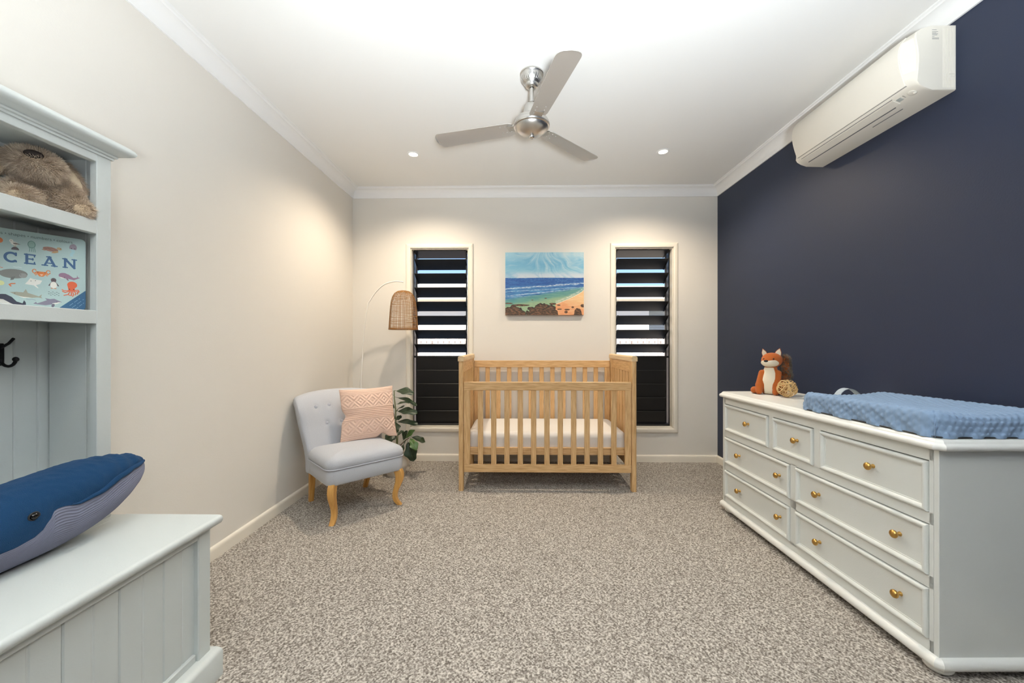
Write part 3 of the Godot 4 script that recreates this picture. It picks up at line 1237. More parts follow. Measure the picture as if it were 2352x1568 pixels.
# a soft box on the ground plane: width x, depth z, height; r its edge radius; crown lifts the middle
func pillow_box(mb: MB, w: float, d: float, h: float, r: float, nu: int, nv: int, bump: Callable, crown := 0.010, contour = null, puck := 0.0035, pf := 52.0) -> void:
	var side := h - r + r * PI / 2
	mb.grid(nu, nv, func(u: float, q: float) -> Vector3:
		var p := Vector2((u - 0.5) * (w - 2 * r + 2 * side), (q - 0.5) * (d - 2 * r + 2 * side))
		var b := bump.call(p) as float
		var ex := bend(p.x, w / 2, r, h)
		var ez := bend(p.y, d / 2, r, h)
		var X: float = ex.x
		var Z: float = ez.x
		var drop := minf(sqrt(ex.y * ex.y + ez.y * ez.y), h - 0.001)
		# round the plan's corners
		var rho := 0.055
		var ax := maxf(absf(X) - (w / 2 - rho), 0.0)
		var az := maxf(absf(Z) - (d / 2 - rho), 0.0)
		var l := Vector2(ax, az).length()
		if l > 1e-6 and ax > 0.0 and az > 0.0:
			var k := maxf(ax, az) / l
			X = signf(X) * (w / 2 - rho + ax * k)
			Z = signf(Z) * (d / 2 - rho + az * k)
		var fx := 1.0 - pow(absf(p.x) / (w / 2), 2.0)
		var fz := 1.0 - pow(absf(p.y) / (d / 2), 2.0)
		var lift := crown * maxf(fx, 0.0) * maxf(fz, 0.0)
		if contour != null:
			lift += (contour.call(X / w * 2.0, Z / d * 2.0) as float) * (1.0 - drop / h)
		# seams pucker near the bottom edge
		var low := smoothstep(0.3, 1.0, drop / h)
		var pk := sin(p.x * pf + p.y * pf * 0.7 + sin(p.x * 9.0 + p.y * 13.0) * 1.5) * puck * low
		var out := Vector2(X, Z).normalized()
		return Vector3(X + out.x * (pk + b * ex.w), h - drop + lift + b * (1.0 - ex.w), Z + out.y * (pk + b * ez.w)), false, false, true)


# (place along, drop, 0, share of the side) of a cloth coordinate bent over an edge at half, with radius r
func bend(p: float, half: float, r: float, h: float) -> Vector4:
	var a := absf(p) - (half - r)
	if a <= 0.0:
		return Vector4(p, 0, 0, 0)
	var s := signf(p)
	var q := r * PI / 2
	if a < q:
		var t := a / r
		return Vector4(s * (half - r + r * sin(t)), r * (1 - cos(t)), 0, t / (PI / 2))
	return Vector4(s * half, r + (a - q), 0, 1)


# ------------------------------------------------------------------ slipper chair
func rrect(x0: float, x1: float, z0: float, z1: float, r: float, o: float, y: float, k := 8) -> Array:
	var pts := []
	var rr := maxf(r + o, 0.004)
	for c in [[x1 - r, z1 - r, 0.0], [x0 + r, z1 - r, PI / 2], [x0 + r, z0 + r, PI], [x1 - r, z0 + r, PI * 1.5]]:
		for i in k + 1:
			var a: float = c[2] + PI / 2 * i / k
			pts.append(Vector3(c[0] + rr * cos(a), y, c[1] + rr * sin(a)))
	return pts


func armchair() -> void:
	var t := thing("slipper_chair", "small light grey button-back slipper chair with curved timber legs, in the corner", "chair", Vector3(-1.207, 0, -2.838), deg_to_rad(45))
	var x := 0.268
	# upholstered seat base and its cushion top with piping between
	var sb := MB.new()
	var rings := []
	for p in [[-0.02, 0.250], [-0.006, 0.2515], [0.0, 0.258], [0.002, 0.300], [0.002, 0.345], [-0.002, 0.352]]:
		rings.append(rrect(-x, x, -0.175, 0.272, 0.055, p[0], p[1]))
	sb.loft(rings, true, true, true, true, true)
	obj("seat_base", sb, M.linen, t)
	var sc := MB.new()
	rings = []
	for p in [[-0.004, 0.352], [0.004, 0.362], [0.007, 0.378], [0.003, 0.398], [-0.010, 0.416], [-0.032, 0.430], [-0.065, 0.440], [-0.11, 0.446], [-0.16, 0.449], [-0.20, 0.450]]:
		rings.append(rrect(-x, x, -0.140, 0.272, 0.055 if p[0] > -0.05 else 0.055, p[0] if p[0] > -0.05 else -0.05, p[1]) if p[0] > -0.05 else shrink(rrect(-x, x, -0.140, 0.272, 0.055, -0.05, p[1]), p[0] + 0.05))
	sc.loft(rings, true, false, true, true, true)
	obj("seat_cushion", sc, M.linen, t)
	var pp := MB.new()
	pp.tube(rrect(-x, x, -0.150, 0.272, 0.055, 0.0045, 0.3545), 0.0048, 8, true)
	obj("piping", pp, M.piping, t)
	# back: one padded slab with a scrolled top, its sides a little forward, dimpled under the buttons
	var prof := [Vector2(-0.118, 0.262), Vector2(-0.118, 0.33), Vector2(-0.140, 0.42), Vector2(-0.168, 0.52), Vector2(-0.203, 0.62), Vector2(-0.245, 0.70), Vector2(-0.292, 0.762), Vector2(-0.335, 0.797), Vector2(-0.372, 0.806), Vector2(-0.405, 0.795), Vector2(-0.422, 0.770), Vector2(-0.418, 0.745), Vector2(-0.395, 0.728), Vector2(-0.360, 0.690), Vector2(-0.318, 0.610), Vector2(-0.285, 0.52), Vector2(-0.262, 0.42), Vector2(-0.248, 0.33), Vector2(-0.240, 0.262), Vector2(-0.180, 0.252)]
	var cv := Curve3D.new()
	for i in prof.size() + 1:
		var a: Vector2 = prof[posmod(i - 1, prof.size())]
		var b: Vector2 = prof[i % prof.size()]
		var c: Vector2 = prof[(i + 1) % prof.size()]
		var tn := (c - a) / 6.0
		cv.add_point(Vector3(0, b.y, b.x), Vector3(0, -tn.y, -tn.x), Vector3(0, tn.y, tn.x))
	var clen := cv.get_baked_length()
	var btn := [Vector2(-0.185, 0.700), Vector2(-0.083, 0.700), Vector2(-0.118, 0.575), Vector2(0.02, 0.700), Vector2(-0.010, 0.575), Vector2(0.123, 0.700), Vector2(0.098, 0.575), Vector2(0.226, 0.700)]
	var back_at := func(u: float, w: float) -> Vector3:
		var p := cv.sample_baked(w * clen, true)
		var s := u * 2.0 - 1.0
		var e := absf(s)
		# round the two side edges: shrink the section to its middle there
		var hw := 0.272 + 0.050 * smoothstep(0.30, 0.76, p.y)
		var q := 1.0
		var mid := Vector3(0, p.y, p.z)
		var X := s * hw
		if e > 0.86:
			var a := (e - 0.86) / 0.14
			q = sqrt(maxf(1.0 - a * a, 0.0))
			X = signf(s) * hw * (0.86 + 0.14 * sin(a * PI / 2) * 1.0)
			var mz := lerpf(-0.182, -0.30, smoothstep(0.3, 0.8, p.y)) - 0.05 * smoothstep(0.68, 0.80, p.y)
			p.z = mz + (p.z - mz) * q
			if p.y > 0.72:
				p.y = lerpf(0.745, p.y, 0.3 + 0.7 * q)
		p.z += (0.052 + 0.058 * smoothstep(0.55, 0.78, p.y)) * e * e
		p.y -= 0.034 * pow(e, 3.0) * smoothstep(0.6, 0.8, p.y)
		if w < 0.40:
			for b in btn:
				var d: float = Vector2(X, p.y).distance_to(b)
				if d < 0.05:
					p.z -= 0.011 * exp(-d * d / 0.00028)
		return Vector3(X, p.y, p.z)
	var bk := MB.new()
	bk.grid(72, 90, back_at, false, true, false)
	obj("backrest", bk, M.linen, t)
	for b in btn:
		var mb := MB.new()
		var z := -1.0
		# find the surface where the button sits
		for k in 60:
			var p: Vector3 = back_at.call(b.x / 0.30 * 0.5 + 0.5, 0.05 + 0.33 * k / 60.0)
			if p.y >= b.y:
				z = p.z
				break
		mb.ball(Vector3(b.x, b.y, z + 0.002), Vector3(0.0125, 0.0125, 0.006), 18, 10)
		obj("button", mb, M.piping, t)
	# cabriole front legs, bowed along the diagonal, and raked rear legs
	for s in [-1.0, 1.0]:
		var e := Vector3(s, 0, 1).normalized()
		var l := e.cross(Vector3.UP)
		var o := Vector3(s * 0.222, 0, 0.236)
		var lg := MB.new()
		var lr := []
		for p in [[0.262, 0.004, 0.030, 0.021], [0.235, 0.016, 0.030, 0.022], [0.205, 0.022, 0.028, 0.022], [0.170, 0.018, 0.025, 0.021], [0.130, 0.004, 0.021, 0.019], [0.090, -0.010, 0.018, 0.017], [0.055, -0.013, 0.0165, 0.0165], [0.028, -0.004, 0.0165, 0.017], [0.010, 0.012, 0.017, 0.017], [0.0, 0.022, 0.015, 0.016]]:
			var c: Vector3 = o + e * p[1] + Vector3.UP * p[0]
			var r := []
			for q in [[-1, -0.75], [-0.75, -1], [0.75, -1], [1, -0.75], [1, 0.75], [0.75, 1], [-0.75, 1], [-1, 0.75]]:
				r.append(c + e * q[0] * p[2] + l * q[1] * p[3])
			lr.append(r)
		lg.loft(lr, true, true, true, true, false)
		obj("leg", lg, M.pine, t)
	for s in [-1.0, 1.0]:
		var lg := MB.new()
		var lr := []
		for p in [[0.262, 0.222, -0.175, 0.021], [0.13, 0.214, -0.215, 0.018], [0.0, 0.205, -0.262, 0.0155]]:
			var r := []
			for q in [[-1, -0.8], [-0.8, -1], [0.8, -1], [1, -0.8], [1, 0.8], [0.8, 1], [-0.8, 1], [-1, 0.8]]:
				r.append(Vector3(s * p[1] + q[0] * p[3], p[0], p[2] + q[1] * p[3]))
			lr.append(r)
		lg.loft(lr, true, true, true, true, false)
		obj("leg", lg, M.pine, t)


func shrink(pts: Array, by: float) -> Array:
	var c := Vector3.ZERO
	for p in pts:
		c += p
	c /= pts.size()
	var out := []
	for p in pts:
		var d: Vector3 = p - c
		d.y = 0
		out.append(p + d.normalized() * maxf(by, -d.length() * 0.95))
	return out


# ------------------------------------------------------------------ ceiling fan
func ceiling_fan() -> void:
	var t := thing("ceiling_fan", "brushed nickel three-blade ceiling fan hanging in the middle of the ceiling", "ceiling fan", Vector3(0.075, 0, -2.233))
	var ca := MB.new()
	var cp := [Vector2(0.0125, 2.618), Vector2(0.022, 2.618), Vector2(0.030, 2.621), Vector2(0.035, 2.628), Vector2(0.037, 2.637), Vector2(0.0385, 2.640), Vector2(0.049, 2.650), Vector2(0.057, 2.663), Vector2(0.0625, 2.678), Vector2(0.0645, 2.690), Vector2(0.067, 2.692), Vector2(0.067, 2.700)]
	ca.lathe(cp, 48)
	var cano := obj("canopy", ca, M.nickel, t)
	var fl := MB.new()
	for i in 30:
		var a := TAU * i / 30
		var d := Vector3(cos(a), 0, sin(a))
		fl.tube([d * 0.047 + Vector3.UP * 2.648, d * 0.056 + Vector3.UP * 2.660, d * 0.0610 + Vector3.UP * 2.673], [0.0008, 0.0022, 0.0008], 6, false, false)
	obj("canopy_flutes", fl, M.nickel, cano)
	var rd := MB.new()
	rd.lathe([Vector2(0.0125, 2.46), Vector2(0.0125, 2.615)], 24)
	obj("downrod", rd, M.nickel, t)
	var hs := MB.new()
	hs.lathe([Vector2(0.052, 2.440), Vector2(0.050, 2.462), Vector2(0.0455, 2.495), Vector2(0.041, 2.515), Vector2(0.032, 2.526), Vector2(0.016, 2.530), Vector2(0.0125, 2.530)], 48)
	obj("motor_cover", hs, M.nickel, t)
	var hb := MB.new()
	hb.lathe([Vector2(0.093, 2.392), Vector2(0.101, 2.395), Vector2(0.1035, 2.402), Vector2(0.101, 2.407), Vector2(0.1015, 2.414), Vector2(0.0985, 2.422), Vector2(0.095, 2.424), Vector2(0.094, 2.432), Vector2(0.088, 2.440), Vector2(0.050, 2.442)], 64)
	obj("motor_hub", hb, M.nickel, t)
	var dm := MB.new()
	dm.lathe([Vector2(0.0, 2.3475), Vector2(0.02, 2.349), Vector2(0.045, 2.355), Vector2(0.068, 2.365), Vector2(0.084, 2.377), Vector2(0.093, 2.389), Vector2(0.0945, 2.393)], 64)
	obj("hub_dome", dm, M.nickel, t)
	var kb := MB.new()
	kb.lathe([Vector2(0.0, 2.331), Vector2(0.011, 2.332), Vector2(0.0155, 2.336), Vector2(0.0165, 2.342), Vector2(0.013, 2.347), Vector2(0.012, 2.351)], 28)
	obj("hub_finial", kb, M.chrome, t)
	var b0: MeshInstance3D = null
	var bl := MB.new()
	var outline := func(s: float) -> Vector2:   # half widths towards -w and +w at distance s (0..1)
		var w0 := lerpf(0.050, 0.062, pow(s, 0.8))
		var tip := 1.0
		if s > 0.90:
			var a := (s - 0.90) / 0.10
			tip = pow(maxf(1.0 - pow(a, 3.0), 0.0), 0.42)
		if s < 0.04:
			tip = lerpf(0.85, 1.0, s / 0.04)
		return Vector2(w0 * tip, w0 * tip)
	for side in [1.0, -1.0]:
		bl.grid(30, 10, func(u: float, w: float) -> Vector3:
			var s := 1.0 - pow(1.0 - u, 1.4)
			var r := 0.108 + s * 0.486
			var h: Vector2 = outline.call(s)
			var q := (w * 2.0 - 1.0)
			var wz := q * h.x
			return Vector3(r, -wz * tan(deg_to_rad(8.0)) + 0.006 * (1.0 - q * q) + side * 0.0014, wz), false, false, side > 0.0)
	# rim joining the two skins
	bl.grid(60, 1, func(u: float, w: float) -> Vector3:
		var q := -1.0 if u < 0.5 else 1.0
		var uu := u * 2.0 if u < 0.5 else 2.0 - u * 2.0
		var s := 1.0 - pow(1.0 - uu, 1.4)
		var h: Vector2 = outline.call(s)
		var wz := q * h.x
		return Vector3(0.108 + s * 0.486, -wz * tan(deg_to_rad(8.0)) + (w * 2.0 - 1.0) * 0.0014, wz), false, false, false)
	for i in 6:
		bl.ball(Vector3(0.125 + 0.028 * (i % 3), -0.001 - (i / 3 * 0.05 - 0.025) * 0.14 + 0.004, i / 3 * 0.05 - 0.025), Vector3(0.004, 0.003, 0.004), 8, 5)
	var br := MB.new()
	br.box(Vector3(0.112, 0.004, 0), Vector3(0.06, 0.007, 0.055), 0.002)
	br.box(Vector3(0.090, 0.010, 0), Vector3(0.03, 0.018, 0.04), 0.003)
	var br0: MeshInstance3D = null
	for a in [-164.5, 75.5, -44.5]:
		var q := Transform3D(Basis(Vector3.UP, -deg_to_rad(a)), Vector3(0, 2.402, 0))
		if b0 == null:
			b0 = obj("blade", bl, M.nickel_blade, t)
			b0.transform = q
			br0 = obj("blade_bracket", br, M.nickel, t)
			br0.transform = q
		else:
			again("blade", b0, q, t)
			again("blade_bracket", br0, q, t)


# ------------------------------------------------------------------ air conditioner
func air_conditioner() -> void:
	var t := thing("air_conditioner", "cream wall-mounted split air conditioner high on the navy wall", "air conditioner", Vector3(XR, 0, -1.787))
	# local: x from the wall is negative; z from 0 (near end) to -0.766
	var A := [Vector2(0.0, 2.591), Vector2(-0.060, 2.5915), Vector2(-0.110, 2.589), Vector2(-0.150, 2.578), Vector2(-0.175, 2.562), Vector2(-0.178, 2.540), Vector2(-0.173, 2.515), Vector2(-0.168, 2.490), Vector2(-0.165, 2.460), Vector2(-0.165, 2.430), Vector2(-0.167, 2.395), Vector2(-0.170, 2.365), Vector2(-0.172, 2.343), Vector2(-0.163, 2.328), Vector2(-0.140, 2.314), Vector2(-0.106, 2.302), Vector2(0.0, 2.299)]
	var B := [Vector2(0.0, 2.591), Vector2(-0.060, 2.5915), Vector2(-0.110, 2.589), Vector2(-0.150, 2.578), Vector2(-0.184, 2.560), Vector2(-0.205, 2.535), Vector2(-0.215, 2.508), Vector2(-0.219, 2.480), Vector2(-0.217, 2.450), Vector2(-0.211, 2.420), Vector2(-0.203, 2.390), Vector2(-0.194, 2.362), Vector2(-0.186, 2.343), Vector2(-0.172, 2.330), Vector2(-0.146, 2.317), Vector2(-0.108, 2.303), Vector2(0.0, 2.299)]
	var body := MB.new()
	var rings := []
	for q in [[A, 0.0, 0.0], [A, -0.004, 0.0], [A, -0.008, 1.0], [B, -0.032, 1.0], [B, -0.734, 1.0], [A, -0.758, 1.0], [A, -0.766, 0.0]]:
		var r := []
		for i in A.size():
			var p: Vector2 = q[0][i]
			var inset := 0.003 if q[2] == 0.0 and q[1] > -0.001 else 0.0
			r.append(Vector3(p.x + (inset if p.x < -0.01 else 0.0), clampf(p.y, 2.299 + inset, 2.5915 - inset), q[1]))
		rings.append(r)
	body.loft(rings, true, true, true, true, true)
	obj("body", body, M.ac_white, t)
	# front panel, a thin shell a few millimetres proud
	var fp := MB.new()
	rings = []
	for z in [-0.034, -0.0345, -0.0365, -0.7295, -0.7315, -0.732]:
		var r := []
		var o := 0.0035 if absf(z) > 0.036 and absf(z) < 0.730 else (0.0025 if absf(z) > 0.0343 and absf(z) < 0.7318 else 0.0)
		for i in range(4, 13):
			var p: Vector2 = B[i]
			var a: Vector2 = B[i - 1]
			var b: Vector2 = B[i + 1]
			var nn := Vector2(b.y - a.y, -(b.x - a.x)).normalized()
			if nn.x > 0.0:
				nn = -nn
			r.append(Vector3(p.x + nn.x * o, p.y + nn.y * o, z))
		r.append(Vector3(B[12].x + 0.004, B[12].y, z))
		r.append(Vector3(B[4].x + 0.006, B[4].y - 0.004, z))
		rings.append(r)
	fp.loft(rings, true, true, true, true, true)
	var front := obj("front_panel", fp, M.ac_white, t)
	var ln := MB.new()
	# seam across the lower front and the dark gap under the panel
	ln.bx(Vector3(-0.1985, 2.3685, -0.728), Vector3(-0.1955, 2.3700, -0.038))
	obj("panel_seam", ln, M.ac_grey, front)
	var gp := MB.new()
	gp.bx(Vector3(-0.1840, 2.3395, -0.732), Vector3(-0.1720, 2.3425, -0.034))
	obj("air_gap", gp, M.print_grey, t)
	# flap and its slots on the underside, which slopes from (-0.172, 2.330) to (-0.108, 2.303)
	var dir := Vector3(0.108 - 0.172, 2.330 - 2.303, 0.0).normalized() * -1.0
	var ub := Basis(dir, Vector3(0, 0, 1).cross(dir).normalized(), Vector3(0, 0, 1))
	var fp2 := MB.new()
	fp2.box(Vector3(-0.150, 2.3175, -0.415), Vector3(0.040, 0.004, 0.60), 0.0015, ub)
	obj("flap", fp2, M.ac_white, t)
	var sl := MB.new()
	sl.box(Vector3(-0.127, 2.3080, -0.43), Vector3(0.0035, 0.003, 0.57), 0.0, ub)
	sl.box(Vector3(-0.1725, 2.3283, -0.415), Vector3(0.0012, 0.003, 0.60), 0.0, ub)
	sl.bx(Vector3(-0.100, 2.2975, -0.30), Vector3(-0.097, 2.2995, -0.14))
	obj("outlet_slot", sl, M.print_grey, t)
	var ds := MB.new()
	ds.box(Vector3(-0.150, 2.3186, -0.100), Vector3(0.020, 0.002, 0.022), 0.0004, ub)
	obj("display_window", ds, M.ac_grey, t)
	var le := MB.new()
	for i in 4:
		le.box(Vector3(-0.158 + 0.004 * i, 2.3225 - 0.0017 * i, -0.078 + 0.001 * (i % 2)), Vector3(0.002, 0.0015, 0.003), 0.0, ub)
	obj("indicator", le, M.black_plastic, t)
	var rc := MB.new()
	rc.ball(Vector3(-0.148, 2.3165, -0.045), Vector3(0.017, 0.0035, 0.017), 24, 8, ub)
	rc.ball(Vector3(-0.143, 2.3125, -0.038), Vector3(0.007, 0.005, 0.007), 16, 8, ub)
	obj("remote_receiver", rc, M.ac_white, t)
	# near end: fine ribs towards the wall, a pipe knock-out and the rating print
	var rb := MB.new()
	for i in 10:
		var xx := -0.006 - 0.0055 * i
		rb.box(Vector3(xx, 2.445, 0.0), Vector3(0.0022, 0.27, 0.0022), 0.0006)
	obj("end_ribs", rb, M.ac_white, t)
	var ko := MB.new()
	ko.tube([Vector3(-0.004, 2.372, 0.0008), Vector3(-0.030, 2.372, 0.0008), Vector3(-0.038, 2.366, 0.0008), Vector3(-0.040, 2.355, 0.0008), Vector3(-0.040, 2.318, 0.0008)], 0.0012, 6)
	ko.tube([Vector3(-0.004, 2.360, 0.0008), Vector3(-0.022, 2.360, 0.0008), Vector3(-0.028, 2.355, 0.0008), Vector3(-0.029, 2.345, 0.0008), Vector3(-0.029, 2.322, 0.0008)], 0.0012, 6)
	obj("pipe_cover", ko, M.ac_white, t)
	var pr := MB.new()
	var rows := [[0.0, 0.020], [0.008, 0.026], [0.013, 0.018], [0.018, 0.026], [0.023, 0.022], [0.030, 0.010], [0.036, 0.030], [0.041, 0.030]]
	for r in rows:
		pr.bx(Vector3(-0.108 + 0.004, 2.570 - r[0], -0.0005), Vector3(-0.108 + 0.004 + r[1], 2.5685 - r[0], 0.0003))
	obj("rating_print", pr, M.print_grey, t)


# ------------------------------------------------------------------ painting
func painting() -> void:
	var t := thing("canvas_painting", "unframed seascape canvas of blue sea, beach and brown rocks, hung above the cot", "painting", Vector3(0.255, 1.447, ZB))
	var w := 0.385
	var h := 0.614
	var im := sea_image()
	var pm := mat(Color.WHITE, 0.55)
	pm.albedo_texture = ImageTexture.create_from_image(im)
	pm.texture_repeat = false
	var c := MB.new()
	var z := 0.032
	c.face([Vector3(-w, 0, z), Vector3(w, 0, z), Vector3(w, h, z), Vector3(-w, h, z)], Vector3(0, 0, 1), [Vector2(0, 1), Vector2(1, 1), Vector2(1, 0), Vector2(0, 0)])
	c.face([Vector3(-w, 0, 0.001), Vector3(-w, 0, z), Vector3(-w, h, z), Vector3(-w, h, 0.001)], Vector3(-1, 0, 0), [Vector2(0.03, 1), Vector2(0, 1), Vector2(0, 0), Vector2(0.03, 0)])
	c.face([Vector3(w, 0, z), Vector3(w, 0, 0.001), Vector3(w, h, 0.001), Vector3(w, h, z)], Vector3(1, 0, 0), [Vector2(1, 1), Vector2(0.97, 1), Vector2(0.97, 0), Vector2(1, 0)])
	c.face([Vector3(-w, h, z), Vector3(w, h, z), Vector3(w, h, 0.001), Vector3(-w, h, 0.001)], Vector3.UP, [Vector2(0, 0), Vector2(1, 0), Vector2(1, 0.03), Vector2(0, 0.03)])
	c.face([Vector3(-w, 0, 0.001), Vector3(w, 0, 0.001), Vector3(w, 0, z), Vector3(-w, 0, z)], Vector3.DOWN, [Vector2(0, 0.97), Vector2(1, 0.97), Vector2(1, 1), Vector2(0, 1)])
	obj("canvas", c, pm, t)
	var st := MB.new()
	st.bx(Vector3(-w + 0.004, 0.004, 0.0), Vector3(w - 0.004, h - 0.004, 0.02), 0.0)
	obj("stretcher_frame", st, M.pine, t)


func seg_side(p: Vector2, a: Vector2, b: Vector2) -> float:
	var t := (p.x - a.x) / (b.x - a.x)
	return p.y - lerpf(a.y, b.y, t)


func sea_image() -> Image:
	var W := 640
	var Hh := 512
	var im := Image.create(W, Hh, false, Image.FORMAT_RGB8)
	var n := FastNoiseLite.new()
	n.seed = 5
	n.frequency = 1.0
	n.fractal_octaves = 3
	n.noise_type = FastNoiseLite.TYPE_SIMPLEX_SMOOTH
	for y in Hh:
		for x in W:
			var u := (x + 0.5) / W
			var v := (y + 0.5) / Hh
			var c: Color
			if v < 0.408 + 0.002 * sin(u * 9.0):
				# sky: strokes fan out from the top
				var q := Vector2(u - 0.48, v * 0.8 + 0.09)
				var an := atan2(q.y, q.x)
				var rr := q.length()
				var bent := an + 0.5 * n.get_noise_2d(u * 1.2, v * 1.5 + 4.0)
				var s := n.get_noise_2d(bent * 4.0, rr * 2.6) * 0.62 + n.get_noise_2d(bent * 13.0, rr * 5.0 + 9.0) * 0.30 + n.get_noise_2d(u * 9.0, v * 60.0) * 0.18
				var base := Color8(158, 202, 220).lerp(Color8(120, 178, 208), smoothstep(0.02, 0.2, v)).lerp(Color8(140, 190, 210), smoothstep(0.2, 0.33, v))
				base = base.lerp(Color8(196, 208, 220), smoothstep(0.29, 0.37, v))
				c = base.lerp(Color8(214, 222, 222), clampf((s + 0.02) * 1.1 + (u - 0.55) * 0.6 * (1.0 - v * 2.0), 0.0, 0.8) * (1.0 - smoothstep(0.26, 0.36, v) * 0.6))
				c = c.lerp(Color8(92, 160, 200), clampf(-s * 1.3 - 0.14, 0.0, 0.5))
			else:
				var st := n.get_noise_2d(u * 5.0 + 3.0, v * 60.0)
				var fine := n.get_noise_2d(u * 22.0, v * 130.0)
				c = Color8(38, 82, 150).lerp(Color8(56, 112, 176), clampf(0.4 + st + fine * 0.5, 0.0, 1.0))
				c = c.lerp(Color8(84, 146, 192), smoothstep(0.50, 0.60, v) * clampf(0.6 + st * 1.3, 0.0, 1.0))
				# breakers
				for b in [[0.585, 0.495, 0.016, 0.0], [0.630, 0.560, 0.010, 0.3], [0.70, 0.575, 0.008, 0.0], [0.71, 0.69, 0.006, 0.3]]:
					var mid: float = lerpf(b[0], b[1], u) + 0.008 * n.get_noise_2d(u * 7.0, b[0] * 50.0)
					var d: float = absf(v - mid) / (b[2] * (1.0 + 0.8 * n.get_noise_2d(u * 6.0, b[1] * 90.0)))
					c = c.lerp(Color8(216, 226, 232), clampf(1.25 - d, 0.0, 1.0) * (0.9 - b[3]) * clampf(0.8 + fine * 1.6, 0.0, 1.0))
				# green shallows
				var g := seg_side(Vector2(u, v), Vector2(0.0, 0.76), Vector2(1.0, 0.565)) + 0.012 * st
				c = c.lerp(Color8(78, 140, 142).lerp(Color8(112, 160, 146), clampf(0.5 + st, 0, 1)), smoothstep(-0.03, 0.03, g))
				c = c.lerp(Color8(158, 182, 142).lerp(Color8(138, 168, 136), clampf(0.5 + fine, 0, 1)), smoothstep(0.05, 0.13, g))
				# beach
				var edge := 0.60 + 0.40 * pow(clampf((1.0 - u) / 0.34, 0.0, 1.0), 0.75) * 0.55 + 0.008 * fine
				if u > 0.64:
					c = c.lerp(Color8(226, 224, 214), clampf(1.0 - absf(v - edge + 0.03) / 0.035, 0.0, 1.0) * clampf(0.55 + fine * 1.5, 0.0, 1.0))
					if v > edge:
						var sand := Color8(232, 190, 138).lerp(Color8(226, 156, 108), smoothstep(0.70, 0.9, v + (0.8 - u) * 0.4)).lerp(Color8(240, 210, 168), clampf(st * 1.2, 0, 0.6))
						c = sand
					c = c.lerp(Color8(244, 240, 230), clampf(1.0 - absf(v - edge) / 0.008, 0.0, 1.0) * 0.9)
				# rocks
				for r in [[0.115, 1.03, 0.145, 0.17], [0.03, 1.02, 0.07, 0.08], [0.46, 1.05, 0.20, 0.235], [0.57, 1.04, 0.11, 0.19], [0.925, 1.0, 0.052, 0.115], [0.99, 0.855, 0.03, 0.025], [0.19, 0.845, 0.11, 0.016], [0.60, 0.825, 0.045, 0.016], [0.68, 0.845, 0.022, 0.010], [0.79, 0.915, 0.035, 0.012], [0.69, 0.91, 0.03, 0.010], [0.86, 0.88, 0.016, 0.014], [0.04, 0.815, 0.06, 0.010], [0.515, 0.735, 0.014, 0.006], [0.345, 0.762, 0.014, 0.005], [0.775, 0.955, 0.022, 0.022]]:
					var q := Vector2((u - r[0]) / r[2], (v - r[1]) / r[3])
					var rad := q.length() + 0.22 * n.get_noise_2d(u * 9.0 + r[0] * 40.0, v * 9.0)
					if rad < 1.0:
						var k := n.get_noise_2d(u * 14.0 + v * 10.0, (v * 1.3 - u * 0.5) * 30.0)
						c = Color8(66, 52, 40).lerp(Color8(128, 92, 66), clampf(0.42 + k * 1.4, 0.0, 1.0)).lerp(Color8(40, 36, 32), smoothstep(0.86, 1.0, rad) * 0.8)
				# white caps far out
				if v < 0.5 and fine > 0.52:
					c = c.lerp(Color8(210, 222, 232), 0.5)
			var gr := 1.0 + 0.05 * n.get_noise_2d(x * 0.35, y * 0.35)
			im.set_pixel(x, y, Color(c.r * gr, c.g * gr, c.b * gr))
	return im


